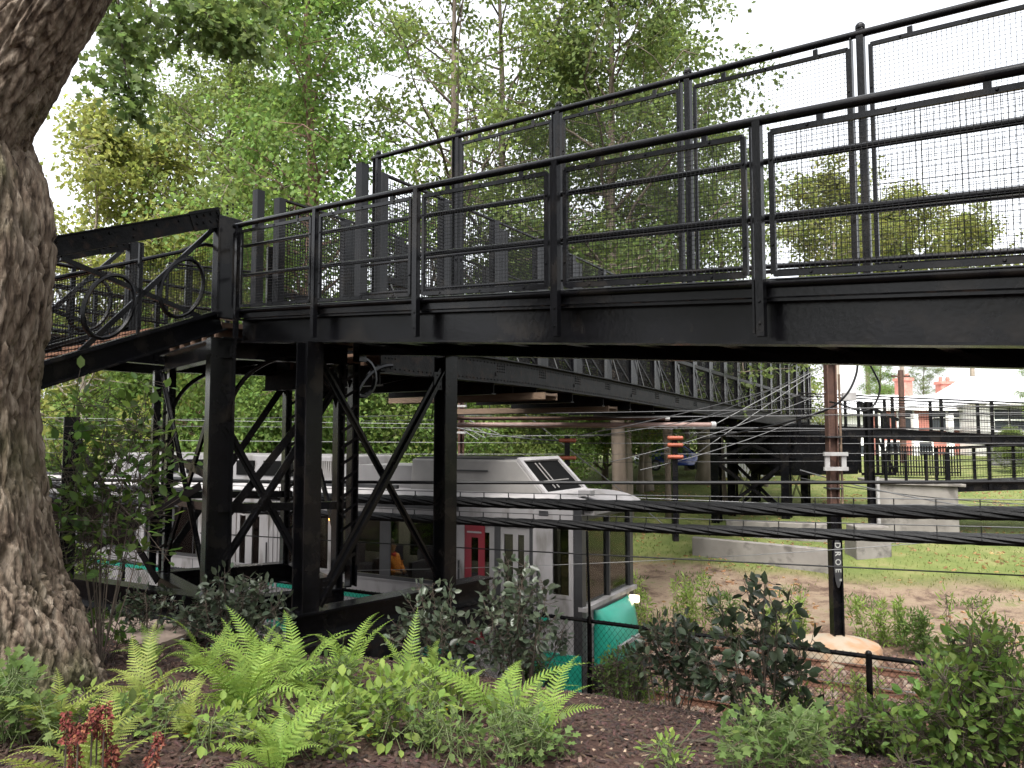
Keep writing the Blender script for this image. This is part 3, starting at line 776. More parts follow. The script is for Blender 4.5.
for h in (1.02, .5, .12): MB().tube([p0 + UP * h, p1 + UP * h], .022, 6).build('rail', ST, fr)
for k in range(5):
    q = p0.lerp(p1, k / 4); MB().bar(q - UP * .05, q + UP * 1.04, .08, .08).build('post', ST, fr)
MB().grid(p0 + UP * .12, p1 + UP * .12, p0 + UP * 1.0, p1 + UP * 1.0, .1, .005).build('mesh_panel', ST, fr)
# abutment
a0, a1 = at(873, 484, 26.6), at(958, 487, 26.2)
zb0 = .6
mb = MB().prism([V((a0.x, a0.y, zb0)), V((a1.x, a1.y, zb0)), a1, a0], V((.9, 2.4, 0)))
ab = thing('concrete_abutment', 'grey concrete abutment block carrying the lower far ramp', 'abutment', V((a0.x, a0.y, zb0)))
mb.build('wall', M['concrete'], ab, bevel=.03)
MB().bar(a0 + V((.4, 1.2, .05)), a1 + V((.4, 1.2, .05)), 2.7, .10).build('cap', M['concrete'], ab, bevel=.02)
p = at(868.5, 402, 25.8); 
sp1 = thing('ramp_post', 'black steel post with a pale conduit, left of the concrete abutment', 'post', V((p.x, p.y, gz(p.x, p.y))))
MB().ibeam(V((p.x, p.y, .9)), V((p.x, p.y, p.z)), .2, .2, up=V((1, 0, 0))).build('column', ST, sp1)
MB().tube([V((p.x + .22, p.y, 1.0)), V((p.x + .22, p.y, 3.3))], .06, 8).build('conduit', M['white_box'], sp1, smooth='auto')
# footing block and low wall on the lawn
b0 = at(868, 556, 25.2); zz = gz(b0.x, b0.y) - .1
fb = thing('concrete_block', 'two stacked concrete footing blocks beside the black ramp post', 'concrete block', V((b0.x, b0.y, zz)))
MB().box(V((b0.x, b0.y, zz + .32)), (1.12, 0, 0), (0, .9, 0), (0, 0, .64)).build('lower_block', M['concrete'], fb, bevel=.03)
MB().box(V((b0.x + .05, b0.y + .1, zz + .84)), (1.05, 0, 0), (0, .8, 0), (0, 0, .40)).build('upper_block', M['concrete'], fb, bevel=.03)
w0, w1, w2 = gat(690, 26.5), gat(824, 23.6), gat(824, 26.5)
mb = MB().prism([w0 - UP * .2, w1 - UP * .25, V((w1.x, w1.y, gz(w1.x, w1.y) + .72)), V((w0.x, w0.y, gz(w0.x, w0.y) + .60))], V((.12, .36, 0)))
tag(mb.build('retaining_wall', M['concrete'], bevel=.02), 'long low pale concrete wall on the lawn, left of the rust topped pole', 'low wall')
w0, w1 = gat(724, 29), gat(826, 27.2)
mb = MB().prism([w0 - UP * .2, w1 - UP * .25, w1 + UP * .62, w0 + UP * .55], V((.12, .5, 0)))
tag(mb.build('footing_wall', M['concrete'], bevel=.02), 'shaded concrete footing wall under the legs of the far tower', 'low wall')
# trolley troughs slung under the span
for d0, s0, s1, zz, lab in ((1.32, -4.9, -1.2, 5.42, 'short tan timber trough slung under the span above the nearer track'), (4.92, -6.2, -1.4, 5.30, 'longer tan timber trough slung under the span above the farther track')):
    mb = MB().bar(tk(s0, d0, zz), tk(s1, d0, zz), .50, .04)
    t = thing('wire_trough', lab, 'wire trough', tk(s0, d0, zz), 'timber wire troughs')
    mb.build('board', M['timber'], t)
    for o in (-.25, .25): MB().bar(tk(s0, d0 + o, zz - .03), tk(s1, d0 + o, zz - .03), .03, .13).build('side_board', M['timber'], t)
    mb = MB(); s = s0 + .2
    while s < s1: MB().bar(tk(s, d0 - .24, zz + .02), tk(s, d0 - .24, 5.6), .02, .02).build('hanger', M['wire'], t); s += .7
# ------------------------------------------------------------------ the train
TT = V((TX, TY, 0)); TN = V((NX, NY, 0))
train = thing('light_rail_train', 'white and grey light rail train with red door panel and teal nose', 'train', tk(-11, 1.32, 0))
TL, TW = -27.0, 2.36
def tb(s0, s1, d0, d1, z0, z1, mb=None): return (mb or MB()).hexa([tk(s0, d0, z0), tk(s1, d0, z0), tk(s1, d1, z0), tk(s0, d1, z0), tk(s0, d0, z1), tk(s1, d0, z1), tk(s1, d1, z1), tk(s0, d1, z1)])
ZB, ZW0, ZW1, ZR = .36, 1.98, 3.12, 3.42
wins = [(-5.25, -2.95), (-6.85, -5.55), (-11.3, -9.5), (-14.0, -11.7), (-16.6, -14.4)]
doors = [(-2.30, -.90), (-9.15, -7.35), (-18.6, -17.1)]
ops = sorted([(a, b, ZW0, ZW1, 'w') for a, b in wins] + [(a, b, .95, 3.08, 'd') for a, b in doors] + [(-.52, -.22, 1.95, 3.12, 'c')])
def side(d, th):
    mb = MB(); cur = TL
    for a, b, z0, z1, k in ops:
        tb(cur, a, d, d + th, ZB, ZR, mb); tb(a, b, d, d + th, ZB, z0, mb); tb(a, b, d, d + th, z1, ZR, mb); cur = b
    tb(cur, -.12, d, d + th, ZB, ZR, mb)
    return mb
side(0, .07).build('side_wall', M['trainwhite'], train)
side(TW - .07, .07).build('side_wall', M['trainwhite'], train)
for d in (.015, TW - .035):
    for a, b in wins + [(-.52, -.22)]:
        w = tb(a, b, d, d + .02, ZW0, ZW1).build('window', M['glass'], train)
        fr = MB(); dd = d - .022 if d < 1 else d + .025
        tb(a - .05, b + .05, dd, dd + .02, ZW0 - .06, ZW0, fr); tb(a - .05, b + .05, dd, dd + .02, ZW1, ZW1 + .05, fr); tb(a - .05, a, dd, dd + .02, ZW0, ZW1, fr); tb(b, b + .05, dd, dd + .02, ZW0, ZW1, fr)
        if b - a > 1.5:
            m_ = (a + b) / 2; tb(m_ - .13, m_ + .13, dd + .004, dd + .024, ZW0, ZW1, fr)
        fr.build('window_frame', M['traindark'] if b - a > 1.5 else M['trainwhite'], w)
for i, (a, b) in enumerate(doors):
    n = 2; w = (b - a) / n
    for d in (.035, TW - .075):
        for k in range(n):
            p0, p1 = a + k * w + .02, a + (k + 1) * w - .02
            mb = MB(); z0, z1 = .95, 3.06
            lv = [(p0, p0 + .09), (p0 + .27, p0 + w / 2 + .02), (p1 - .17, p1)] if True else None
            for q0, q1 in lv: tb(q0, q1, d, d + .04, z0, z1, mb)
            tb(p0, p1, d + .004, d + .036, z0, 1.25, mb); tb(p0, p1, d + .004, d + .036, 2.92, z1, mb)
            red = (i == 0 and k == 0 and d < 1)
            dr = mb.build('door', M['trainwhite'] if i else (M['traingrey']), train)
            tb(p0 + .09, p1 - .17, d + .012, d + .026, 1.25, 2.92).build('pane', M['glass'], dr)
            if red:
                r_ = MB(); tb(p0 - .02, p0 + .12, d - .02, d - .002, z0, z1, r_); tb(p0 + .27, p0 + .40, d - .02, d - .002, z0, z1, r_); tb(p0 + .12, p0 + .27, d - .02, d - .002, z0, 1.5, r_); tb(p0 + .12, p0 + .27, d - .02, d - .002, 2.82, z1, r_)
                rd = r_.build('red_panel', M['red'], dr); rd['label'] = 'red door panel with a narrow window'
                tb(p0 + .03, p0 + .34, d - .026, d - .021, 2.90, 2.93).build('pale_stripe', M['trainwhite'], rd)
            if i == 0: tb(p1 - .06, p1 + .06, d - .012, d + .0, z0, z1).build('door_seal', M['traindark'], dr)
        mb = MB()
        if d < 1:
            for q in (a - .10, b + .10): mb.tube([tk(q, -.03, 1.3), tk(q, -.03, 2.4)], .018, 6)
            mb.build('grab_rail', M['traindark'], train)
# seams and small fittings of the body side
mb = None
for s in (-2.6, -5.4, -7.0, -9.6, -11.5, -14.2):
    tb(s - .008, s + .008, -.004, -.001, ZB, ZR).build('body_seam', M['traindark'], train)
for s in (-3.6, -4.6, -6.2, -10.6): tb(s, s + .5, -.006, -.001, 1.02, 1.38).build('access_panel', M['traingrey'], train)
tb(-2.8, TL, -.012, -.001, 1.88, 1.91).build('belt_rail', M['traingrey'], train)
# fluted panels round the rear door
mb = MB()
for s in (-9.35, -9.22, -7.28, -7.15, -7.02): tb(s, s + .07, -.02, -.002, .6, 3.2).build('fluted_trim', M['trainwhite'], train)
for z0, z1, nm, m in ((.62, .92, 'lower_stripe', 'teal'), (1.50, 1.60, 'window_stripe', 'teal'), (3.28, 3.36, 'roof_trim', 'traindark')):
    mb = MB(); cur = TL
    for a, b in sorted(doors):
        tb(cur, a - .12, -.006, -.002, z0, z1, mb); cur = b + .12
    tb(cur, -.95 if z0 < 1 else -.6, -.006, -.002, z0, z1, mb)
    mb.build(nm, M[m], train)
mb = tb(-2.74, -2.44, -.008, -.003, 1.62, 1.76); mb.build('side_sign', M['teal'], train)
# floor, ceiling, far interior
tb(TL, -.2, .07, TW - .07, .80, .92).build('floor', M['trainin'], train)
for d in (.75, TW - .85): tb(-20, -1.2, d, d + .1, 3.17, 3.195).build('added_fill_strip', M['fillstrip'], train)  # glowing strips added under the ceiling so the passenger shows
tb(TL, -.15, .07, TW - .07, 3.2, 3.28).build('ceiling', M['trainin'], train)
tb(-.95, -.90, .07, TW - .07, .92, 3.2).build('cab_partition', M['trainin'], train) if False else None
for s in (-3.3, -4.2, -5.0, -6.1, -10.2, -12.4, -13.3, -15.2):
    for d in (.35, 1.85):
        mb = tb(s - .45, s, d, d + .45, 1.62, 1.74); tb(s - .5, s - .42, d, d + .45, 1.74, 2.2, mb); tb(s - .3, s - .15, d + .15, d + .3, .92, 1.62, mb)
        mb.build('seat', M['seat'], train)
# roof with rounded edges
def roofprof(): 
    pr = [(0, ZR)]
    for k in range(1, 6): a = R(90 * k / 6); pr.append((.32 - .32 * math.cos(a), ZR + .20 * math.sin(a)))
    pr.append((.32, ZR + .20)); pr += [(TW - d, z) for d, z in pr[::-1]]
    return pr
mb = MB(); pr = roofprof(); mb.prism([tk(TL, d, z) for d, z in pr], TT * (-.55 - TL)); mb.build('roof', M['trainroof'], train)
# rounded nose cap of the roof
mb = MB(); rows = []
for i in range(7):
    a = R(90 * i / 6); sh = .78 * math.sin(a); k = math.cos(a)
    rows.append([tk(-.55 + sh, d + (.10 * (i / 6) ** 2) * (1 - 2 * d / TW), ZR + (z - ZR) * k) for d, z in pr])
vs = [p for r in rows for p in r]; n = len(pr)
fs = [(i * n + j, i * n + j + 1, (i + 1) * n + j + 1, (i + 1) * n + j) for i in range(6) for j in range(n - 1)]
mb._add(vs, fs); tb(-.6, .2, .1, TW - .1, ZR - .1, ZR - .002, mb); mb.build('nose_cap', M['trainwhite'], train, smooth='auto')
# front: pillars, windscreen, destination strip, ledge, teal apron
fr_ = MB()
tb(-.14, .02, 0, .16, ZB, ZR, fr_); tb(-.14, .02, TW - .16, TW, ZB, ZR, fr_); tb(-.1, .02, .16, TW - .16, 3.22, ZR, fr_)
fr_.build('front_frame', M['traindark'], train)
w = tb(-.05, -.03, .16, TW - .16, 1.80, 3.22).build('windscreen', M['glassclear'], train)
tb(-.045, .025, TW / 2 - .03, TW / 2 + .03, 1.80, 3.22).build('centre_bar', M['traindark'], w)
tb(-.1, .0, .16, TW - .16, .9, 1.78).build('front_panel', M['traingrey'], train)
tb(-.05, .09, -.01, TW + .01, 1.74, 1.81).build('front_ledge', M['trainwhite'], train)
mb = MB(); rows = []
prf = [(.02, 1.66), (.10, 1.68), (.22, 1.62), (.30, 1.46), (.36, 1.2), (.38, .95), (.36, .78), (.05, .74)]
for d, k in ((.50, .15), (.56, .6), (.72, 1), (TW - .72, 1), (TW - .45, .75), (TW - .3, .2)): rows.append([tk(.0 + s * k, d, z) for s, z in prf])
n = len(prf); mb._add([p for r in rows for p in r], [(i * n + j, (i + 1) * n + j, (i + 1) * n + j + 1, i * n + j + 1) for i in range(5) for j in range(n - 1)] + [tuple(range(n)), tuple(5 * n + j for j in range(n))[::-1]])
ap = mb.build('teal_apron', M['teal'], train, smooth='auto')
MB().bar(tk(.335, .7, 1.06), tk(.335, TW - .72, 1.06), .16, .06).build('pale_band', M['trainwhite'], ap)
mb = MB().tube([tk(.06, TW - .28, 1.60), tk(.22, TW - .28, 1.60)], .07, 12); mb.build('headlight', M['headlight'], train)
mb = MB().tube([tk(.0, .32, 1.5), tk(.06, .32, 1.5)], .08, 12); mb.build('headlight', M['hvac'], train)
tb(-.75, .0, -.03, -.001, .42, 1.02).build('teal_skirt', M['teal'], train)
tb(-.1, .5, .7, TW - .7, .32, .72).build('coupler_box', M['traindark'], train)
for s in (-1.5, -3.1, -10.2, -11.8, -20, -21.6):
    for d in (.52, 1.96):
        MB().tube([tk(s, d, .36), tk(s, d + .13, .36)], .34, 20).build('wheel', M['railsteel'], train)
tb(-3.7, -.9, .45, 2.2, .2, .5).build('bogie_frame', M['traindark'], train); tb(-12.4, -9.6, .45, 2.2, .2, .5).build('bogie_frame', M['traindark'], train)
MB().ball(tk(-5.45, -.03, 2.98), .05).build('side_lamp', M['amber'], train)
# roof equipment
def unit(s0, s1a, s1b, nm, m, z1=4.2):
    """housing whose front slopes from s1a at the top to s1b at the foot"""
    d0, d1 = .30, TW - .30
    mb = MB().hexa([tk(s0, d0, ZR + .15), tk(s1b, d0, ZR + .15), tk(s1b, d1, ZR + .15), tk(s0, d1, ZR + .15), tk(s0, d0 + .06, z1), tk(s1a, d0 + .06, z1), tk(s1a, d1 - .06, z1), tk(s0, d1 - .06, z1)])
    return mb.build(nm, m, train, bevel=.03)
u = unit(-3.75, -1.42, -.81, 'roof_unit', M['hvac'])
tb(-3.7, -1.7, .42, TW - .42, 4.2, 4.23).build('dark_lid', M['traindark'], u)
mb = MB(); tb(-2.72, -2.0, .30, .318, 3.98, 4.01, mb); mb.build('vent_slot', M['traindark'], u)
# slanted front of the unit: flat black panel paints the opening's shade, framed in white
def fq(u, v, o=0.):
    """point on the slanted face: u across (0 near, 1 far), v up"""
    d = .30 + .06 * v + (TW - .60 - .12 * v) * u
    return tk(-.81 - .61 * v + o * .71, d, ZR + .15 + (4.2 - ZR - .15) * v + o * .71)
u2 = MB().hexa([fq(.06, .08, .002), fq(.94, .08, .002), fq(.94, .93, .002), fq(.06, .93, .002), fq(.06, .08, .012), fq(.94, .08, .012), fq(.94, .93, .012), fq(.06, .93, .012)]).build('opening_shade', M['ribbed'], u)
mb = MB()
for a, b, w_ in (((.03, 0), (.03, 1), .11), ((.97, 0), (.97, 1), .11), ((0, .97), (1, .97), .08), ((0, .03), (1, .03), .06)):
    mb.bar(fq(*a, .03), fq(*b, .03), w_, .05, (fq(.5, .5, 1) - fq(.5, .5)))
mb.build('slanted_frame', M['trainroof'], u)
mb = MB()
for k in range(2): mb.tube([fq(.30 + .09 * k, .15, .04), fq(.30 + .09 * k, .85, .04)], .012, 6)
mb.tube([fq(.15, .34, .05), fq(.75, .34, .05)], .012, 6)
mb.build('coil', M['hvac'], u)
MB().box(tk(-.05, .35, 3.66), TT * .22, TN * .2, UP * .09).build('roof_lamp', M['trainwhite'], train)
u = unit(-13.4, -5.5, -5.3, 'roof_unit', M['trainwhite'], 4.22)
mb = MB()
for a, b in ((-8.6, -8.05), (-7.75, -7.2), (-7.05, -6.75), (-11.2, -10.6), (-10.3, -9.7)):
    tb(a, b, .30, .335, 3.78, 4.10, mb)
mb.build('louvre', M['ribbed'], u)
mb = MB()
for k in range(14): tb(-6.6 + k * .06, -6.57 + k * .06, .315, .34, 3.74, 4.12, mb)
mb.build('rib', M['hvac'], u)
tb(-5.3, -3.8, .45, TW - .45, ZR + .15, 4.05).build('resistor_box', M['traingrey'], train)
tb(TL, -4, .22, .28, ZR + .17, ZR + .26).build('roof_conduit', M['traindark'], train)

# passenger seated behind the window
def skin(name, pts, edges, rad, m, parent=None, root=0, sub=2, org=None):
    me = bpy.data.meshes.new(name); o0 = org if org is not None else ORG[parent]
    me.from_pydata([tuple(V(p) - o0) for p in pts], edges, []); me.update()
    o = bpy.data.objects.new(name, me); COL.objects.link(o)
    if parent: o.parent = parent
    else: o.location = o0
    ORG[o] = V(o0)
    sk = o.modifiers.new('skin', 'SKIN'); sk.use_smooth_shade = True
    for i, r in enumerate(rad): me.skin_vertices[0].data[i].radius = (r, r) if not isinstance(r, tuple) else r
    me.skin_vertices[0].data[root].use_root = True
    ss = o.modifiers.new('subsurf', 'SUBSURF'); ss.levels = ss.render_levels = sub
    me.materials.append(m)
    return o
b0 = tk(-4.45, .58, 1.74)
def pq(s, d, z): return b0 + TT * s + TN * d + UP * z
per = thing('person', 'seated passenger in an orange jacket and red scarf behind the dark train window', 'person', b0)
J = [pq(.10, 0, .08), pq(.06, 0, .28), pq(.04, 0, .46), pq(.03, 0, .56), pq(.05, 0, .66), pq(.07, 0, .78),
     pq(.03, -.19, .50), pq(.10, -.22, .26), pq(.30, -.10, .20), pq(.36, -.06, .21), pq(.03, .19, .50), pq(.10, .22, .26), pq(.30, .10, .20), pq(.36, .06, .21),
     pq(.14, -.10, .07), pq(.52, -.11, .07), pq(.50, -.11, -.36), pq(.62, -.11, -.44), pq(.14, .10, .07), pq(.52, .11, .07), pq(.50, .11, -.36), pq(.62, .11, -.44)]
Eg = [(0, 1), (1, 2), (2, 3), (3, 4), (4, 5), (2, 6), (6, 7), (7, 8), (8, 9), (2, 10), (10, 11), (11, 12), (12, 13), (0, 14), (14, 15), (15, 16), (16, 17), (0, 18), (18, 19), (19, 20), (20, 21)]
rr = [.15, .14, .15, .06, .09, .085, .065, .05, .04, .035, .065, .05, .04, .035, .09, .065, .05, .045, .09, .065, .05, .045]
skin('body', J, Eg, rr, M['skin'], per)
Jj = [pq(.10, 0, .10), pq(.06, 0, .28), pq(.04, 0, .46), pq(.03, 0, .53), pq(.03, -.20, .50), pq(.10, -.23, .26), pq(.27, -.12, .205), pq(.03, .20, .50), pq(.10, .23, .26), pq(.27, .12, .205)]
skin('jacket', Jj, [(0, 1), (1, 2), (2, 3), (2, 4), (4, 5), (5, 6), (2, 7), (7, 8), (8, 9)], [.175, .165, .175, .09, .085, .07, .055, .085, .07, .055], M['jacket'], per)
skin('scarf', [pq(.05, -.09, .54), pq(.11, 0, .52), pq(.06, .09, .54), pq(-.04, 0, .55)], [(0, 1), (1, 2), (2, 3)], [.05] * 4, M['redcap'], per)
skin('hair', [pq(.0, 0, .70), pq(.03, 0, .80), pq(.07, 0, .84)], [(0, 1), (1, 2)], [.10, .095, .07], M['hair'], per)
skin('trousers', [J[0], J[14], J[15], J[16], J[18], J[19], J[20]], [(0, 1), (1, 2), (2, 3), (0, 4), (4, 5), (5, 6)], [.165, .10, .078, .062, .10, .078, .062], M['seat'], per)
MB().ball(pq(.155, 0, .715), .018).build('nose', M['skin'], per)
# ------------------------------------------------------------------ chain link fence
fen = thing('chain_link_fence', 'low black chain link fence along the tracks below the planting bed', 'fence', tk(1, -2.4, gz(tk(1, -2.4).x, tk(1, -2.4).y)))
FD = -2.4
def fp(s, h): p = tk(s, FD); return V((p.x, p.y, 1.10 + h))
def s_at(px, d, Y=None):
    k = (px - 512) / F_PX
    bx, by = C0[0] + d * NX, C0[1] + d * NY
    return (k * by - bx) / (TX - k * TY)
sp0 = s_at(588, FD); sp1_ = s_at(861, FD); dsp = sp1_ - sp0
MB().tube([fp(-11, 1.12), fp(10, 1.12)], .026, 8).build('top_rail', ST, fen, smooth='auto')
for k in range(-5, 4):
    s = sp0 + k * dsp * (1 if k >= -0 else .98)
    if -11 < s < 10: MB().tube([fp(s, -.3), fp(s, 1.14)], .033, 10).ball(fp(s, 1.15), .038).build('post', ST, fen, smooth='auto')
mb = MB(); sp = .075; h0, h1 = -.12, 1.16; nn_ = int(19 / sp)
for k in range(nn_):
    s = -9.5 + k * sp; off = tk(0, -.012) - tk(0, 0)
    for sg in (1, -1):
        e = s + sg * (h1 - h0) * .8
        mb.wire(fp(s, h0) + off * (1 + .3 * sg), fp(e, h1) + off * (1 + .3 * sg), .0022)
mb.build('chain_link_mesh', ST, fen)
MB().tube([fp(-11, .55) + V((0, -.03, 0)), fp(10, .55) + V((0, -.03, 0))], .004, 4).build('tension_wire', M['wire_pale'], fen)
# slim cable post rising from the fence
q = fp(sp0 + .0, 0)
sl = thing('cable_post', 'slim black rod rising from the fence post in front of the train nose', 'rod', V((q.x, q.y, 2.26)))
MB().tube([V((q.x, q.y - .05, 2.2)), at(587, 531, q.y - .05)], .018, 8).build('rod', ST, sl)

# ------------------------------------------------------------------ bundled cables
def sagpts(p0, p1, sag, n=24): return [V(p0).lerp(V(p1), k / n) - UP * (sag * 4 * (k / n) * (1 - k / n)) for k in range(n + 1)]
def bundle(nm, lab, d, za, zb, r):
    t = thing(nm, lab, 'cable', tk(-1, d, za), 'lashed cable bundles in front of the train')
    hm = None
    p0, p1 = tk(-22, d, za), tk(12, d, zb)
    pts = sagpts(p0, p1, .25, 150)
    for q in range(6):
        ph = q * math.pi / 3
        MB().tube([p + (TN * math.cos(ph + i * .62) + UP * math.sin(ph + i * .62)) * r * .62 for i, p in enumerate(pts)], r * .46, 6).build('strand', M['cable'], t, smooth='auto')
    MB().tube([p + UP * (r + .075) for p in pts], .007, 5).build('messenger_wire', M['wire'], t)
    for i in range(26, 130, 2):
        mb = MB(); p = pts[i]; mb.bar(p + UP * r * .5, p + UP * (r + .08), .012, .012, TT); mb.tube([p + (TN * math.cos(a) + UP * math.sin(a)) * r * 1.06 for a in [k * math.pi / 5 for k in range(10)]], .006, 4, closed=True)
        mb.build('hanger', M['cable'], t)
bundle('cable_bundle', 'upper and thicker of the two black cable bundles passing in front of the train', -1.2, 3.60, 3.94, .082)
bundle('cable_bundle', 'lower of the two black cable bundles passing in front of the train', -1.22, 3.30, 3.64, .070)
# single wires: (x, y, Y) at both ends
WG = 'overhead wires'
def wire(lab, a, b, sag=.1, r=.007, m='wire', name='overhead_wire'):
    p0, p1 = at(*a), at(*b)
    o = MB().tube(sagpts(p0, p1, sag, 16), r, 5).build(name, M[m])
    return tag(o, lab, 'wire', WG)
wire('thick black cable stretched level above the train roof, from the trestle to the right edge', (-60, 478, 14), (1100, 481, 11.4), .05, .028, 'cable')
wire('thin black cable sloping gently down to the right below the cable bundles', (200, 533, 12.5), (1100, 579, 9.0), .02, .010, 'cable')
wire('thin pale wire crossing the train doors and bare dirt', (300, 571, 12.3), (1100, 528, 10), .12, .005, 'wire_pale')
fine = [((-40, 462, 24), (1100, 459, 22)), ((-40, 438, 20), (1100, 443, 18)), ((-40, 444, 26), (1100, 424, 20)), ((-40, 452, 22), (1100, 452, 21)), ((-40, 424, 20), (1100, 428, 19)), ((-40, 416, 20), (1100, 430, 20)), ((-40, 431, 25), (1100, 436, 22)), ((440, 415, 19), (1100, 413, 22))]
for i, (a, b) in enumerate(fine): wire('fine grey level wire in the fan of wires strung behind the trestle', a, b, .06, .0075, 'wire_pale' if i % 2 else 'wire')
for i, (a, b) in enumerate([((-40, 468, 20), (1100, 516, 14)), ((440, 501, 14), (1100, 509, 13)), ((600, 503, 15), (1100, 503, 14))]): wire('fine wire running just above the upper cable bundle', a, b, .03, .006, 'wire_pale')
for i, (a, b) in enumerate([((560, 440, 18), (800, 395, 19)), ((610, 462, 18), (826, 392, 17)), ((640, 470, 17), (826, 408, 17)), ((575, 436, 18), (826, 372, 20)), ((670, 430, 18), (850, 350, 22))]): wire('dark sagging wire rising to the right towards the rust topped pole', a, b, .12, .010, 'wire')
for i, (a, b) in enumerate([((664, 452, 24), (830, 362, 24)), ((690, 458, 24), (845, 352, 24))]): wire('taut pale stay wire rising steeply to the right under the span', a, b, .0, .013, 'wire_pale')
wire('pale guy wire slanting down across the lawn, left of the insulator post', (510, 402, 22), (668, 528, 22), 0, .014, 'wire_pale')
wire('bright pale wire sloping down to the right from the rust topped pole', (800, 470, 18), (1010, 512, 15), .1, .014, 'wire_pale')
wire('second wire sloping down to the right beside the bright pale one', (800, 478, 18), (1100, 506, 15), .15, .010, 'cable')
wire('pale span wire hanging below the trestle braces, from the trestle to the insulators', (440, 424, 20), (566, 441, 18), .08, .016, 'wire_pale')
for d0, lab in ((1.32, 'copper contact wire above the nearer track'), (4.92, 'copper contact wire above the farther track')):
    tag(MB().tube([tk(-34, d0, 5.10), tk(14, d0, 5.05)], .008, 5).build('contact_wire', M['wire']), lab, 'wire', WG)
p = at(838, 344, 16)
cab = [at(858, 356, 16), at(856, 375, 16), at(846, 395, 16), at(826, 410, 16.2), at(780, 424, 17), at(700, 440, 18)]
def smooth(pts, n=6):
    out = []
    for i in range(len(pts) - 1):
        p0, p1, p2, p3 = pts[max(0, i - 1)], pts[i], pts[i + 1], pts[min(len(pts) - 1, i + 2)]
        for k in range(n):
            t = k / n; out.append(.5 * ((2 * p1) + (p2 - p0) * t + (2 * p0 - 5 * p1 + 4 * p2 - p3) * t * t + (3 * p1 - p0 - 3 * p2 + p3) * t ** 3))
    return out + [pts[-1]]
tag(MB().tube(smooth(cab), .022, 6).build('drop_cable', M['cable'], smooth=True), 'black drop cable curving down left from the ramp to the rust topped pole', 'cable')
cab = [at(862, 352, 16), at(874, 372, 16), at(880, 388, 16), at(874, 405, 16), at(862, 411, 16), at(840, 404, 16), at(830, 402, 16.5)]
tag(MB().tube(smooth(cab), .020, 6).build('drop_cable', M['cable'], smooth=True), 'black drop cable hanging in a loop right of the rust topped pole', 'cable')

# ------------------------------------------------------------------ poles
PY_ = 17.0
px_ = (831 - 512) / F_PX * PY_
pole = thing('catenary_pole', 'tall pole, rusty brown above and black below, on a round concrete base', 'pole', V((px_, PY_, -.1)))
zs = 2.95
MB().ibeam(V((px_, PY_, .1)), V((px_, PY_, zs)), .23, .23, .03, .02, up=V((1, .0, 0))).build('lower_shaft', ST, pole)
MB().ibeam(V((px_, PY_, zs)), V((px_, PY_, 6.75)), .21, .21, .03, .02, up=V((1, 0, 0))).build('upper_shaft', M['rust'], pole)
MB().tube([V((px_ + .17, PY_ - .06, zs - .1)), V((px_ + .17, PY_ - .06, 6.0))], .028, 8).build('conduit', M['timber'], pole)
MB().tube([V((px_, PY_, -.25)), V((px_, PY_, .10)), V((px_, PY_, .18)), V((px_, PY_, .30)), V((px_, PY_, .34))], [.88, .88, .84, .35, .16], 28).build('base', M['rustconc'], pole, smooth='auto')
mb = MB().box(V((px_ - .01, PY_ - .2, 4.25)), (.52, 0, 0), (0, .07, 0), (0, 0, .08)).box(V((px_ - .01, PY_ - .2, 3.93)), (.52, 0, 0), (0, .07, 0), (0, 0, .08))
for o in (-.19, .17): mb.box(V((px_ + o, PY_ - .18, 4.09)), (.10, 0, 0), (0, .05, 0), (0, 0, .26))
mb.build('bracket', M['white_box'], pole)
MB().box(V((px_ + .33, PY_ - .16, 6.25 - .75)), (.28, 0, 0), (0, .1, 0), (0, 0, .17)).build('junction_box', M['white_box'], pole)
for z in (6.35, 4.62, 3.5): MB().box(V((px_, PY_, z)), (.31, 0, 0), (0, .31, 0), (0, 0, .03)).build('band', M['wire'], pole)
gx = MB().prism([V((px_ - .085 + .17 * (.5 + .5 * math.cos(a)), PY_ - .128, 1.92 + .55 * math.sin(a))) for a in [k * math.pi / 12 for k in range(24)]], (0, .003, 0))
gb = gx.build('graffiti_patch', M['graffitiblack'], pole)
for ch, zz_, sx_ in (('D', 2.28, .9), ('R', 2.10, .9), ('O', 1.92, .9), ('E', 1.74, .9), ('"', 1.54, .9), ('.', 2.42, .9)):
    cu = bpy.data.curves.new('graffiti', 'FONT'); cu.body = ch; cu.size = .17; cu.extrude = .001; cu.offset = .003; cu.align_x = 'CENTER'; cu.align_y = 'CENTER'
    cu.materials.append(M['graffiti'])
    tmp = bpy.data.objects.new('tmp_text', cu); COL.objects.link(tmp)
    tme = bpy.data.meshes.new_from_object(tmp.evaluated_get(bpy.context.evaluated_depsgraph_get())); bpy.data.objects.remove(tmp)
    tme.name = 'graffiti'
    to = bpy.data.objects.new('graffiti', tme); COL.objects.link(to); to.parent = pole
    to.location = V((px_ - .0, PY_ - .131, zz_)) - ORG[pole]; to.rotation_euler = (R(90), R(90), 0)
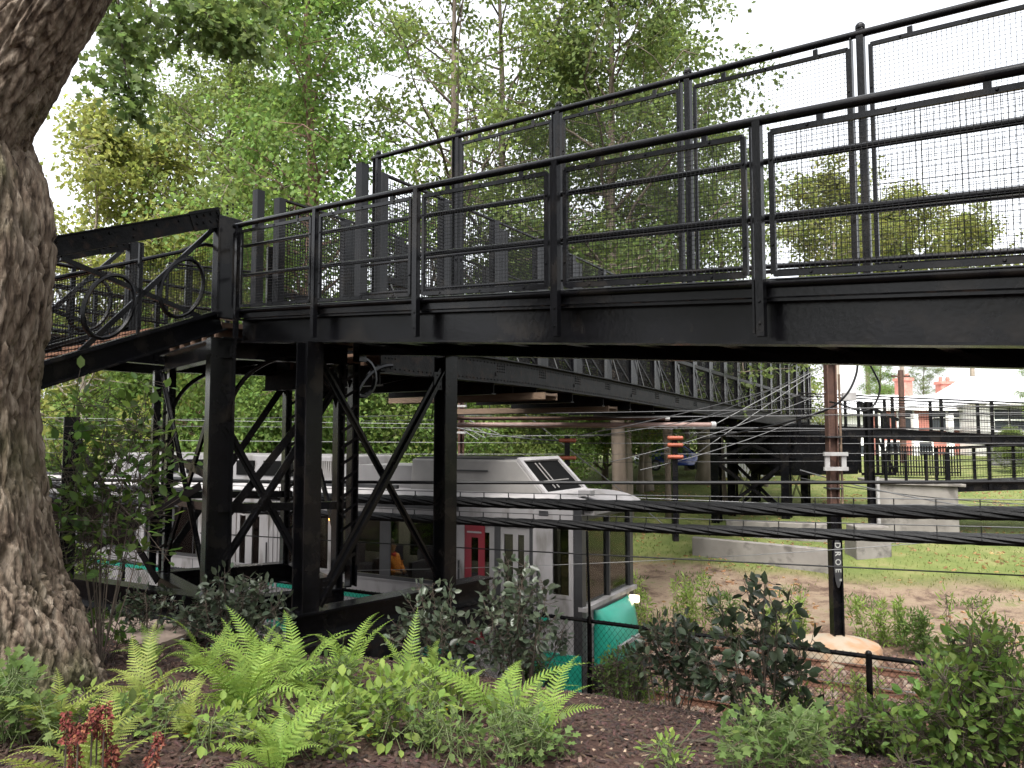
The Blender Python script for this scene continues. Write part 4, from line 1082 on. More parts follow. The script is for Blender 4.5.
# second pole behind the train
q = at(461, 440, 22)
po2 = thing('catenary_pole', 'rusty brown pole rising behind the train roof, seen between the trestle legs and the span', 'pole', V((q.x, q.y, -.1)))
MB().ibeam(V((q.x, q.y, -.1)), V((q.x, q.y, 6.0)), .24, .24, .03, .02).build('shaft', M['rust'], po2)
MB().tube([V((q.x, q.y, -.2)), V((q.x, q.y, .15))], .5, 16).build('base', M['concrete'], po2)
mb = MB().box(V((q.x, q.y - .16, 4.75)), (.34, 0, 0), (0, .06, 0), (0, 0, .06)).box(V((q.x, q.y - .16, 5.5)), (.34, 0, 0), (0, .06, 0), (0, 0, .06)); mb.build('bracket', M['white_box'], po2)
mb = MB()
for k in range(4): mb.tube([V((q.x + .1, q.y - .2, 4.8 + .12 * k)), V((q.x + .5 + .2 * k, q.y - .3, 4.55 + .05 * k))], .012, 5)
mb.build('stay', M['wire_pale'], po2)
for py, m, lab, xe, nm in ((418.5, 'rust', 'dark brown horizontal arm behind the trestle, upper of two', 665, 0), (425, 'timber', 'pale brown horizontal arm with a capped end, lower of two', 711, 1)):
    a, b = at(448, py + (0 if nm else 0), 20.4), at(xe, py, 20.4)
    t = thing('bracket_arm', lab, 'pole arm', a, 'horizontal arms behind the trestle')
    MB().tube([a, b], .07 if nm else .05, 10).build('arm', M['rust'] if not nm else mat('pink_brown_arm', (.13, .075, .062), .6, (.20, .13, .11), 3), t, smooth='auto')
    MB().tube([b, b + V((.12, 0, 0))], .09 if nm else .06, 10).build('cap', M['white_box'], t)
def insul(x, Y, ytop, ybot, ys, w, lab):
    a, b = at(x, ytop, Y), at(x, ybot, Y)
    t = thing('insulator_post', lab, 'insulator', b, 'orange insulators among the wires')
    MB().bar(V((a.x, Y, b.z)), V((a.x, Y, a.z)), .17, .12, V((1, 0, 0))).build('bar', ST, t)
    for y in ys:
        c = at(x, y, Y - .12); mb = MB()
        c.x = a.x
        mb.tube([c + V((-w / 2 + w * k / 12, 0, 0)) for k in range(13)], [.034 if k in (0, 12) else (.05 if k % 2 else .04) for k in range(13)], 10); mb.build('insulator', M['orange'], t, smooth='auto')
insul(567, 18, 436, 466, (440.5, 458), .40, 'shorter black bar with two orange insulators above the train nose')
insul(674, 17, 436, 541, (438, 445, 457), .34, 'long hanging black bar with stacked orange insulators in front of the lawn')

# ------------------------------------------------------------------ far street: car, fence, houses
def blue_car(c, a):
    ux, uy = V((math.cos(a), math.sin(a), 0)), V((-math.sin(a), math.cos(a), 0))
    car = thing('parked_car', 'blue hatchback parked beyond the lawn behind the tree trunks', 'car', c)
    def q(x, y, z): return c + ux * x + uy * y + UP * z
    prof = [(-2.1, .35), (-2.15, .62), (-2.08, .88), (-1.75, .95), (-1.55, 1.18), (-1.1, 1.44), (-.2, 1.50), (.45, 1.42), (1.05, 1.02), (1.75, .90), (2.08, .72), (2.12, .42), (2.0, .30), (-2.0, .28)]
    n = len(prof); rows = []
    for y, ins in ((-.86, .0), (-.80, .06), (.80, .06), (.86, .0)):
        rows.append([q(x, y * (1 if z < 1 else .80), z) for x, z in prof])
    vs = [p for r_ in (rows[0], rows[3]) for p in r_]
    mb = MB()._add(vs, [(i, (i + 1) % n, n + (i + 1) % n, n + i) for i in range(n)] + [tuple(range(n))[::-1], tuple(range(n, 2 * n))])
    mb.build('body', M['carblue'], car, bevel=.05)
    for sg in (-1, 1):
        for xs in ([(-1.42, 1.08), (-1.05, 1.36), (-.32, 1.41), (-.32, 1.02)], [(-.22, 1.02), (-.22, 1.41), (.38, 1.35), (.86, 1.03)]):
            MB().prism([q(x, sg * (.86 - (z - .95) * .33) + sg * .0, z) for x, z in xs], uy * (.02 * sg)).build('window', M['carglass'], car)
        for x in (-1.3, 1.3):
            w = MB().tube([q(x, sg * .66, .32), q(x, sg * .885, .32)], .32, 18).build('wheel', M['tyre'], car)
            MB().tube([q(x, sg * .88, .32), q(x, sg * .90, .32)], .2, 14).build('rim', M['rim'], w)
        MB().ball(q(1.98, sg * .6, .72), .14, .16, .09).build('headlight', M['rim'], car)
        MB().ball(q(-2.06, sg * .6, .85), .08, .16, .1).build('tail_lamp', M['lampred'], car)
        MB().ball(q(.72, sg * .98, 1.02), .08, .1, .07).build('wing_mirror', M['carblue'], car)
    MB().prism([q(.50, -.62, 1.425), q(1.03, -.74, 1.06), q(1.03, .74, 1.06), q(.50, .62, 1.425)], V((0, 0, .015)) + ux * .01).build('windscreen', M['carglass'], car)
c = gat(673, 45); c.z = 2.72
blue_car(c, R(4))
# road strip behind
r0, r1 = tk(-30, 33.5), tk(40, 33.5)
pf = thing('picket_fence', 'white picket fence seen between the legs of the far tower', 'fence', gat(735, 44))
a, b = gat(714, 44), gat(772, 43)
mb = MB(); n = 22
for k in range(n):
    p = a.lerp(b, k / (n - 1)); mb.prism([p + V((-.055, 0, 0)), p + V((.055, 0, 0)), p + V((.055, 0, 1.75)), p + V((0, 0, 1.86)), p + V((-.055, 0, 1.75))], (0, .03, 0))
mb.build('picket', M['picket'], pf)
for h in (.4, 1.4): MB().bar(a + UP * h + V((0, .06, 0)), b + UP * h + V((0, .06, 0)), .04, .1).build('rail', M['picket'], pf)

def house(name, label, x0, x1, Y, dep, zb_, zw, zr, wm, rm, chim, wins_, brickbits=()):
    a, b = at(x0, 430, Y), at(x1, 430, Y)
    h = thing(name, label, 'house', V(((a.x + b.x) / 2, Y, zb_)))
    MB().hexa([(a.x, Y, zb_), (b.x, Y, zb_), (b.x, Y + dep, zb_), (a.x, Y + dep, zb_), (a.x, Y, zw), (b.x, Y, zw), (b.x, Y + dep, zw), (a.x, Y + dep, zw)]).build('wall', M[wm], h)
    rf = MB(); e = .5; m = Y + dep / 2; ins = (b.x - a.x) * .16
    v = [V((a.x - e, Y - e, zw)), V((b.x + e, Y - e, zw)), V((b.x + e, Y + dep + e, zw)), V((a.x - e, Y + dep + e, zw)), V((a.x + ins, m, zr)), V((b.x - ins, m, zr))]
    rf._add(v, [(0, 1, 5, 4), (1, 2, 5), (2, 3, 4, 5), (3, 0, 4), (3, 2, 1, 0)]); r = rf.build('roof', M[rm], h)
    MB().bar(V((a.x - e, Y - e, zw - .12)), V((b.x + e, Y - e, zw - .12)), .18, .22).build('eave', M['cream'], h)
    for cx, cw, cb, ct in chim:
        q = at(cx, 430, m)
        c_ = MB().box(V((q.x, m, (cb + ct) / 2)), (cw, 0, 0), (0, .9, 0), (0, 0, ct - cb)).box(V((q.x, m, ct - .12)), (cw + .2, 0, 0), (0, 1.1, 0), (0, 0, .25))
        co = c_.build('chimney', M['brickred'], r)
        for o in (-.3, .3): MB().tube([V((q.x + o * cw, m, ct)), V((q.x + o * cw, m, ct + .4))], .14, 10).build('chimney_pot', M['brickred'], co)
    for wx, wy, ww_, wh in wins_:
        q = at(wx, wy, Y - .05)
        w = MB().box(q, (ww_, 0, 0), (0, .06, 0), (0, 0, wh)).build('window', M['window'], h)
        f = MB(); 
        for sx in (-1, 1): f.box(q + V((sx * ww_ / 2, -.05, 0)), (.12, 0, 0), (0, .08, 0), (0, 0, wh + .1))
        for sz in (-1, 0, 1): f.box(q + V((0, -.05, sz * wh / 2)), (ww_ + .1, 0, 0), (0, .07, 0), (0, 0, .10))
        f.build('frame', M['cream'], w)
    return h
h1 = house('brick_house', 'red brick house with two tall chimneys beyond the far ramps', 872, 985, 62, 9, 1.5, 7.0, 8.3, 'brickred', 'slate', [(905, 1.1, 7.6, 9.75), (946, 1.05, 7.6, 9.45)],
           [(925, 452, 1.2, 1.7), (905, 418, 1.3, 1.9), (938, 418, 1.3, 1.9), (955, 418, 1.3, 1.9), (972, 418, 1.3, 1.9), (893, 452, 1.2, 1.7)])
a, b = at(862, 430, 60.6), at(1060, 430, 60.6)
for x in (880, 915, 950):
    q = at(x, 430, 60.4); MB().box(V((q.x, 60.4, 4.0)), (.4, 0, 0), (0, .4, 0), (0, 0, 5)).build('porch_column', M['cream'], h1)
house('white_house', 'pale painted house right of the brick house', 990, 1090, 58, 10, 1.5, 7.2, 9.6, 'cream', 'slate', [], [(1001, 420, 1.2, 1.7), (1017, 420, 1.2, 1.7), (1035, 420, 1.2, 1.7)])
house('white_house', 'low pale house left of the brick house, behind the pole', 838, 868, 60, 9, 1.5, 6.6, 8.6, 'cream', 'slate', [], [(846, 455, 1.1, 1.6), (860, 455, 1.1, 1.6)])
gw = gat(950, 45); a, b = gat(990, 46), gat(1100, 44)
tag(MB().prism([a, b, b + UP * 1.3, a + UP * 1.4], (0, .25, 0)).build('grey_wall', M['traingrey']), 'plain grey garden wall behind the lower far ramp', 'garden wall')
mt = MB(); a, b = gat(880, 42), gat(958, 41)
n = 30
for k in range(n):
    p = a.lerp(b, k / (n - 1)); mt.bar(p, p + UP * 1.6, .06, .04, V((1, 0, 0)))
for h in (.2, 1.5): mt.bar(a + UP * h, b + UP * h, .05, .06)
tag(mt.build('iron_fence', ST), 'dark iron bar fence behind the concrete abutment', 'fence')
q = gat(902, 50)
up_ = thing('utility_pole', 'reddish utility pole in front of the brick house', 'pole', q); MB().tube([q, q + UP * 6.0], [.2, .17], 10).build('shaft', M['rust'], up_); MB().bar(q + V((-.6, 0, 5.6)), q + V((.6, 0, 5.6)), .1, .12).build('crossarm', M['rust'], up_)
# ------------------------------------------------------------------ the big oak with deep furrowed bark
bk = bpy.data.materials.new('furrowed_bark'); bk.use_nodes = True
nt = bk.node_tree; N = nt.nodes; L = nt.links; B = N['Principled BSDF']; B.inputs['Roughness'].default_value = .95; B.inputs['Specular IOR Level'].default_value = .2
tc = N.new('ShaderNodeTexCoord'); mpg = N.new('ShaderNodeMapping'); mpg.inputs['Scale'].default_value = (1, 1, .22); L.new(tc.outputs['Object'], mpg.inputs[0])
def nz(scale, det=6, vec=None):
    n = N.new('ShaderNodeTexNoise'); n.inputs['Scale'].default_value = scale; n.inputs['Detail'].default_value = det; L.new(vec or mpg.outputs[0], n.inputs['Vector']); return n.outputs['Fac']
def rampn(f, stops):
    r = N.new('ShaderNodeValToRGB'); e = r.color_ramp.elements
    while len(e) < len(stops): e.new(.5)
    for k, (p, c) in enumerate(stops): e[k].position = p; e[k].color = (*c, 1)
    L.new(f, r.inputs[0]); return r.outputs[0]
c1 = rampn(nz(20, 8), [(.34, (.035, .025, .018)), (.47, (.105, .078, .057)), (.56, (.15, .118, .089)), (.70, (.225, .185, .145))])
mossf = rampn(nz(1.6, 5, tc.outputs['Object']), [(.50, (0, 0, 0)), (.68, (.55, .55, .55))])
mx = N.new('ShaderNodeMix'); mx.data_type = 'RGBA'; L.new(mossf, mx.inputs[0]); L.new(c1, mx.inputs[6]); mx.inputs[7].default_value = (.05, .055, .022, 1)
L.new(mx.outputs[2], B.inputs['Base Color'])
bp = N.new('ShaderNodeBump'); bp.inputs['Strength'].default_value = 1.0; bp.inputs['Distance'].default_value = .03
L.new(nz(44, 9), bp.inputs['Height']); L.new(bp.outputs[0], B.inputs['Normal'])
def barky(path, rads, nu, nv, amp, seed):
    """swept trunk surface whose furrows are real relief"""
    pts = smooth([V(p) for p in path], 10); m = len(pts)
    cum = [0]
    for a, b in zip(pts[:-1], pts[1:]): cum.append(cum[-1] + (b - a).length)
    rc = np.interp(np.linspace(0, len(path) - 1, m), range(len(path)), rads)
    tans = [(pts[min(m - 1, i + 3)] - pts[max(0, i - 3)]).normalized() for i in range(m)]
    vs = []; prev = None
    for j in range(nv + 1):
        L_ = cum[-1] * j / nv
        i = min(m - 2, max(0, int(np.searchsorted(cum, L_)) - 1)); f = (L_ - cum[i]) / max(1e-6, cum[i + 1] - cum[i])
        c = pts[i].lerp(pts[i + 1], f); t = tans[i].lerp(tans[i + 1], f).normalized(); r = rc[i] + (rc[i + 1] - rc[i]) * f
        x = (V((1, 0, 0)) - t * t.x).normalized() if prev is None else (prev - t * prev.dot(t)).normalized()
        prev = x; y = t.cross(x)
        for k in range(nu):
            a = 2 * math.pi * k / nu; ca, sa = math.cos(a), math.sin(a)
            q = V((ca * r * 19, sa * r * 19, L_ * 3.0 + seed))
            w = noise.noise_vector(q * .45) * 1.1
            dd = noise.voronoi(q + w)[0]
            plate = min(1, (dd[1] - dd[0]) / .24)
            q2 = V((ca * r * 8, sa * r * 8, L_ * 1.1 + seed)); fur = min(1, abs(noise.noise(q2 + w * .8)) * 4.5) ** .8
            n3 = noise.noise(V((q.x * .2, q.y * .2, q.z * .14))); n4 = noise.noise(q * 2.6)
            rr_ = r * (1 + .10 * n3) + amp * .6 * (plate - .7) + amp * .95 * (fur - .7) + amp * .30 * n4 + amp * .2 * noise.noise(q * 5.5)
            vs.append(c + (x * ca + y * sa) * rr_)
    fs = [(j * nu + k, j * nu + (k + 1) % nu, (j + 1) * nu + (k + 1) % nu, (j + 1) * nu + k) for j in range(nv) for k in range(nu)]
    mb = MB(); mb._add(vs, fs); return mb
OX = 5.2
def op(px, py, Y=OX): return at(px, py, Y)
oak = thing('oak_tree', 'huge oak with deeply furrowed bark at the left edge, forking above', 'tree', V((-3.75, OX, 2.9)))
tp_ = [op(-52, 735), op(-50, 668), op(-60, 590), op(-67, 490), op(-66, 390), op(-52, 300), op(-54, 215), op(-86, 120), op(-95, 20), op(-130, -80), op(-150, -200)]
rr_ = [1.05, .82, .66, .62, .60, .615, .63, .58, .50, .46, .42]
barky(tp_, rr_, 480, 620, .052, 3).build('trunk', bk, oak, smooth=True)
lp_ = [op(-70, 214), op(-34, 134, 5.15), op(8, 66, 5.1), op(56, -4, 5.05), op(102, -80, 5.0), op(170, -170, 5.2), op(260, -260, 5.6)]
barky(lp_, [.34, .33, .30, .275, .26, .24, .2], 260, 380, .030, 11).build('limb', bk, oak, smooth=True)
rng = np.random.default_rng(11)
# hanging leafy boughs of the oak
br = MB(); lpts = []; ldir = []
for (path) in [[op(150, -60, 7.0), op(150, 10, 7.0), op(128, 50, 7.0), op(100, 78, 7.1)], [op(190, -60, 7.4), op(200, 0, 7.4), op(180, 34, 7.4), op(138, 40, 7.5), op(105, 28, 7.5)],
               [op(150, -40, 7.2), op(215, 8, 7.2), op(240, 26, 7.2), op(258, 44, 7.2)], [op(120, -50, 6.6), op(118, -5, 6.6), op(120, 25, 6.6), op(128, 84, 6.6), op(140, 108, 6.6)], [op(230, -50, 7.8), op(250, -10, 7.8), op(270, 8, 7.8)],
               [op(160, -40, 7.0), op(180, -2, 7.0), op(205, 12, 7.0), op(222, 34, 7.1)]]:
    ps = smooth(path, 8); br.tube(ps, [.018 - .014 * i / len(ps) for i in range(len(ps))], 5)
    for i in range(6, len(ps)):
        for q in range(7):
            c = ps[i] + V(rng.normal(0, .10, 3)); c.z -= abs(rng.normal(0, .05))
            for j in range(3): lpts.append(tuple(c + V(rng.normal(0, .03, 3)))); ldir.append(tuple((c - ps[i]).normalized() + V(rng.normal(0, .6, 3))))
b_ = br.build('bough', M['twig'], oak)
bl = leaf_mesh('bough_leaves', np.array(lpts) - np.array(ORG[oak]), .085, rng, LOBED, np.array(ldir), .35, .4, .5)
link('bough_leaves', bl, M['lf_oak'], oak, ORG[oak])

# ------------------------------------------------------------------ tree kinds
def grow(seed, H, R0, hb, nl, rt, nleaf, lsz, spread=1.0, open_=.0, lean=0., low=0.35):
    """returns (wood builder, leaf points) of a tree of height H standing at the origin; hb = where the crown starts"""
    rnd = random.Random(seed); w = MB(); cl = []
    tr = [V((lean * H * (z / H) ** 2 + .12 * math.sin(z * .5 + seed), .12 * math.cos(z * .4 + seed), z)) for z in [H * k / 12 for k in range(13)]]
    w.tube(tr, [max(.02, rt * (1 - (k / 12) * .88)) * (1.25 if k == 0 else 1) for k in range(13)], 8)
    def trunk_at(z): 
        k = min(11, int(z / H * 12)); return tr[k].lerp(tr[k + 1], z / H * 12 - k)
    for i in range(nl):
        f = (i + rnd.random()) / nl
        z0 = H * (hb + (1 - hb) * f * .96); az = i * 2.4 + rnd.uniform(-.5, .5)
        prof = math.sin(math.pi * min(1, low + (1 - low) * f * 1.02)) ** .7
        Ln = R0 * max(.16, prof) * rnd.uniform(.7, 1.2); el = R(rnd.uniform(8, 42) + 25 * f)
        d = V((math.cos(az) * math.cos(el), math.sin(az) * math.cos(el), math.sin(el))); p = trunk_at(z0); pts = [p]
        nst = 6
        for k in range(nst):
            d = (d + V((rnd.uniform(-.25, .25), rnd.uniform(-.25, .25), rnd.uniform(-.16, .16)))).normalized(); p = p + d * Ln / nst; pts.append(p)
        rb = rt * (1 - z0 / H * .8) * .42
        w.tube(pts, [max(.012, rb * (1 - .9 * k / nst)) for k in range(nst + 1)], 6)
        for k in range(2, nst + 1):
            for s_ in range(2 if k < nst else 3):
                dd = (d * .5 + V((rnd.gauss(0, 1), rnd.gauss(0, 1), rnd.gauss(.1, .6)))).normalized(); l2 = Ln * rnd.uniform(.18, .38)
                q = pts[k] + dd * l2 * .5 + V((rnd.gauss(0, .1), rnd.gauss(0, .1), 0)); q2 = pts[k] + dd * l2
                w.tube([pts[k], q, q2], [max(.010, rb * .25), .010, .006], 4)
                if rnd.random() < open_: continue
                cl.append((q, .8)); cl.append((q2, 1.0))
    return w, cl
def leaves_for(name, cl, nleaf, lsz, seed, rad=.7, tpl=KITE, flat=.35):
    r_ = np.random.default_rng(seed); C_ = np.array([tuple(c[0]) for c in cl]); wt = np.array([c[1] for c in cl])
    size = rad * r_.uniform(.5, 1.35, len(C_)) * wt
    idx = r_.choice(len(C_), nleaf, p=(size ** 2) / np.sum(size ** 2))
    u = r_.normal(size=(nleaf, 3)); u /= np.linalg.norm(u, axis=1, keepdims=True); rr = r_.uniform(0, 1, (nleaf, 1)) ** .5
    off = u * rr * size[idx][:, None] * np.array([1, 1, .62])
    pts = C_[idx] + off
    return leaf_mesh(name, pts, lsz, r_, tpl, off + r_.normal(size=(nleaf, 3)) * .3, .45, .5, flat)
KIND = {}
def tree_kind(key, lab_m, wood_m, seed, H, R0, hb, nl, rt, nleaf, lsz, rad, **kw):
    w, cl = grow(seed, H, R0, hb, nl, rt, nleaf, lsz, **kw)
    KIND[key] = (w, cl, H, lab_m, wood_m, nleaf, lsz, rad, seed, [])
tree_kind('tall', 'lf_mid', 'trunk', 5, 21, 4.2, .16, 44, .24, 27000, .155, .80, open_=.25)
tree_kind('dense', 'lf_bright', 'trunkred', 9, 21, 3.1, .10, 54, .20, 42000, .145, .82, open_=.14)
tree_kind('airy', 'lf_mid', 'trunk', 21, 20, 5.0, .20, 34, .20, 19000, .15, .70, open_=.36)
tree_kind('open', 'lf_mid', 'trunk', 33, 19, 6.0, .30, 22, .24, 10500, .15, .58, open_=.42)
tree_kind('yellow', 'lf_yellow', 'trunkpale', 14, 13, 3.4, .12, 34, .12, 13000, .15, .66, open_=.24)
tree_kind('dark', 'lf_dark', 'trunk', 27, 19, 4.8, .15, 42, .24, 29000, .155, .80, open_=.24)
tree_kind('shrubby', 'lf_bright', 'trunk', 41, 7, 3.2, .04, 34, .10, 26000, .14, .72, low=.5)
tree_kind('bushy', 'lf_mid', 'trunk', 43, 6, 3.4, .02, 34, .09, 26000, .14, .76, low=.55)
tree_kind('gold', 'lf_gold', 'trunkpale', 47, 27, 6.4, .60, 36, .35, 9000, .42, 1.3, open_=.25, low=.3)
def plant_tree(name, key, label, x, y, group, rot=0., sc=1., z=None):
    w, cl, H, lm, wm, nleaf, lsz, rad, seed, proto = KIND[key]
    zz = gz(x, y) - .1 if z is None else z
    if proto:
        o = copy_tree(proto[0], label, V((x, y, zz)), rot, sc)
        if group: o['group'] = group
        return o
    o = thing(name, label, 'tree' if H > 8 else 'bush', V((0, 0, 0)), group)
    w.build('trunk', M[wm], o, smooth=True)
    link('crown', leaves_for('crown', cl, nleaf, lsz, seed, rad), M[lm], o, V((0, 0, 0)))
    o.location = (x, y, zz); o.rotation_euler = (0, 0, rot); o.scale = (sc, sc, sc) if not isinstance(sc, tuple) else sc
    proto.append(o); return o
def ty(px, Y): return ((px - 512) / F_PX * Y, Y)
TG = 'trees on the far bank'
for nm, key, lab, px, Y, rot, sc in [
    ('tall_tree', 'dense', 'dense bright green tree with a reddish trunk, left of the sky gap', 303, 23, .3, 1.15),
    ('tall_tree', 'tall', 'slender mid green tree rising behind the riveted stair post', 222, 27, 1.2, 1.0),
    ('tall_tree', 'airy', 'thin airy tree with twin stems left of the dense reddish trunked tree', 176, 30, 2.2, .95),
    ('tall_tree', 'open', 'open crowned tree with dark bare boughs in the sky gap above the span posts', 452, 27, 4.1, 1.22),
    ('tall_tree', 'open', 'second open crowned tree with crooked boughs, just right of the first', 500, 31, .4, 1.35),
    ('tall_tree', 'dark', 'dark dense tree standing high above the middle of the ramp', 615, 29, .9, 1.3),
    ('tall_tree', 'tall', 'tall tree at the right end of the tree row, thinning against the sky', 668, 33, 3.2, 1.08),
    ('tall_tree', 'airy', 'airy tree beyond the ramp with long twigs reaching over to the right', 722, 36, 5.0, .92),
    ('tall_tree', 'dark', 'shaded tree close behind the oak trunk, darkest of the left trees', 58, 33, 2.5, .56),
    ('tall_tree', 'tall', 'tall tree filling the background left of the reddish trunked tree', 258, 34, 5.1, 1.0),
    ('young_tree', 'yellow', 'yellow green young tree nearest the oak trunk', 88, 24, .2, 1.2),
    ('young_tree', 'yellow', 'yellow green young tree second from the oak trunk', 148, 26, 2.3, 1.2),
    ('young_tree', 'yellow', 'paler yellow green tree seen through the ramp mesh at right centre', 640, 40, 1.1, .95),
    ('young_tree', 'yellow', 'yellow green tree beyond the end of the tall tree row', 765, 40, 3.9, .85),
    ('young_tree', 'yellow', 'yellow green tree third from the oak, in front of the thin airy tree', 200, 30, 1.7, 1.05),
    ('tall_tree', 'dark', 'tall tree between the open crowned pair and the dark dense tree', 572, 36, 2.0, 1.2),
]: plant_tree(nm, key, lab, *ty(px, Y), TG, rot, sc)
for key, lab, px, Y, rot, sc in [('gold', 'golden green round tree seen through the mesh right of centre', 838, 76, 0, 1.0), ('gold', 'golden green low tree farther right behind the mesh', 905, 82, 2, .98), ('gold', 'golden green tree behind the rust topped pole', 868, 84, 4, .92),
                                  ('gold', 'small golden tree in the far right of the mesh', 975, 90, 1, .98)]:
    plant_tree('small_tree', key, lab, *ty(px, Y), 'golden trees beyond the ramps', rot, sc)
for key, lab, px, Y, rot, sc in [('dense', 'dark green tree left of the far house chimneys', 882, 72, 1, .62), ('dense', 'tree cut by the right edge of the photo above the far ramp', 1040, 55, 2, .48), ('airy', 'hazy tree peeping over the roofs behind the two chimneys', 925, 95, 2, .62)]:
    plant_tree('street_tree', key, lab, *ty(px, Y), 'street trees among the far houses', rot, sc)
BG = 'bushes on the far bank'
for i, (key, lab, px, Y, rot, sc) in enumerate([
    ('shrubby', 'bright bush behind the train seen left of the tall tower column', 140, 24, 0, 1.0), ('bushy', 'mid green bush behind the train roof next to the oak', 70, 25, 1, 1.0), ('bushy', 'mid green bush behind the train seen right of the tall tower column', 225, 25, 2, 1.05),
    ('shrubby', 'bright bush framed by the crossed braces of the tower', 262, 23, 3, .95), ('shrubby', 'bright bush behind the left leg of the trestle', 330, 24, 4, 1.05), ('bushy', 'mid green bush framed by the trestle legs', 385, 25, 5, 1.05),
    ('shrubby', 'bright bush right of the trestle leg above the train roof', 435, 24, 6, .9), ('bushy', 'mid green bush behind the second rusty pole', 485, 28, 7, 1.0), ('shrubby', 'bright drooping bush above the slanted end of the train roof', 545, 31, 8, .8),
    ('bushy', 'tall bush behind the ramp landing posts', 320, 32, 9, 1.6), ('shrubby', 'tall bright bush behind the stair truss', 180, 33, 10, 1.6), ('bushy', 'tall bush seen through the ramp mesh left of centre', 455, 36, 11, 1.6),
    ('shrubby', 'tall bush seen through the ramp mesh at centre', 540, 42, 12, 1.9), ('bushy', 'tall bush seen through the ramp mesh right of centre', 690, 48, 13, 1.9), ('shrubby', 'tall bush behind the mesh below the dark dense tree', 605, 44, 16, 2.0), ('bushy', 'tall bush behind the mesh at the end of the tree row', 750, 50, 17, 1.7), ('shrubby', 'low bush at the far end of the lawn behind the blue car', 620, 58, 14, 1.3),
    ('bushy', 'low bush behind the parked car', 700, 60, 15, 1.3), ('bushy', 'low hedge bush in front of the grey garden wall', 1010, 42, 4, .4)]):
    plant_tree('bush', key, lab, *ty(px, Y), BG, rot, sc)
for key, lab, x, y, sc in [('tall', 'unseen tall tree added behind the viewer on the path side, left', -9, -9, .9), ('dark', 'unseen dark tree added behind the viewer, straight back', 1, -13, 1.0), ('dense', 'unseen dense tree added behind the viewer to the right', 11, -8, .95), ('tall', 'unseen tall tree added far to the right of the ramp foot', 18, 3, .8), ('dark', 'unseen dark tree added far to the left beyond the oak', -15, -1, .9)]:
    plant_tree('tall_tree', key, lab, x, y, 'unseen trees added for reflections', x, sc)  # trees added out of view to give the steel dark reflections
# bare trunks on the lawn (their crowns are above the span)
def lawn_tree(label, px, Y, r, top=9., bend=0., wm='trunkpale', crown=True, ox=0):
    x, y = ty(px, Y); z = gz(x, y) - .15
    t = thing('lawn_tree', label, 'tree', V((x, y, z)), 'trees on the lawn')
    pts = [V((x + bend * (k / 8) ** 2 + .04 * math.sin(k + px), y, z + top * k / 8)) for k in range(9)]
    w = MB().tube(pts, [r * (1.55 if k == 0 else 1.1 if k == 1 else 1 - .045 * k) for k in range(9)], 12); 
    rnd = random.Random(px); cl = []
    for i in range(12):
        a = i * 2.4; p = pts[-1] - UP * rnd.uniform(0, 2.4); d = V((math.cos(a), math.sin(a), rnd.uniform(.3, .9))).normalized(); q = p + d * rnd.uniform(1.6, 3.0)
        w.tube([p, p.lerp(q, .5) + V((0, 0, .15)), q], [r * .4, r * .22, .02], 6); cl += [(q, 1), (p.lerp(q, .7), .8)]
    w.build('trunk', M[wm], t, smooth=True)
    me = leaves_for('crown', [(c - V((x, y, z)), k) for c, k in cl], 5000, .26, px, 1.1); link('crown', me, M['lf_mid'], t, V((x, y, z)))
for a_ in [('slim pale trunk on the lawn right of the train, nearest of the lawn trees', 628, 34, .16), ('thicker pale trunk on the lawn left of the blue car', 645, 41, .33), ('grey curving trunk on the lawn right of the blue car', 708, 42, .52, 8., -1.6), ('dark slim trunk far behind, left of the nearest lawn tree', 573, 50, .22, 9., 0, 'trunk'), ('slim far trunk just right of the train roof nose', 596, 52, .13), ('dark far trunk just left of the insulator post', 666, 56, .3, 9., 0, 'trunk')]: lawn_tree(*a_)

# ------------------------------------------------------------------ plants of the bed
def leafy(name, label, cat, base, stems, leaf, n_per, m, wood='twig', tpl=OVAL, seed=0, group=None, clump=.05, flat=.55, droop=.15, start=.3, origin=None, stem_r=.008):
    """plant with curving stems (list of end points) and leaves set along them"""
    r_ = np.random.default_rng(seed + 100); base = V(base)
    t = thing(name, label, cat, base, group); w = MB(); P_, D_ = [], []
    for e, off in stems:
        e = V(e); b = base + V(off); mid = b.lerp(e, .5) + V(r_.normal(0, .05, 3)) + UP * .05
        ps = smooth([b, mid, e], 6); w.tube(ps, [stem_r * (1 - .75 * i / (len(ps) - 1)) for i in range(len(ps))], 5)
        tot = len(ps) - 1
        n_per2 = int(n_per * 1.6)
        for i in range(n_per2):
            f = start + (1 - start) * ((i + r_.uniform()) / n_per2); k = min(tot - 1, int(f * tot)); p = ps[k].lerp(ps[k + 1], f * tot - k)
            o = V(r_.normal(0, clump, 3)); q = p + o * (1.3 - f * .5)
            if o.length > leaf * .6: w.tube([p, q], .0028, 3, False)
            P_.append(tuple(q)); D_.append(tuple(o.normalized() + (e - b).normalized() * .5))
    w.build('stems', M[wood], t, smooth=True)
    me = leaf_mesh('leaves', np.array(P_) - np.array(base), leaf * 1.12, r_, tpl, np.array(D_), droop, .3, flat); link('leaves', me, M[m], t, base)
    return t
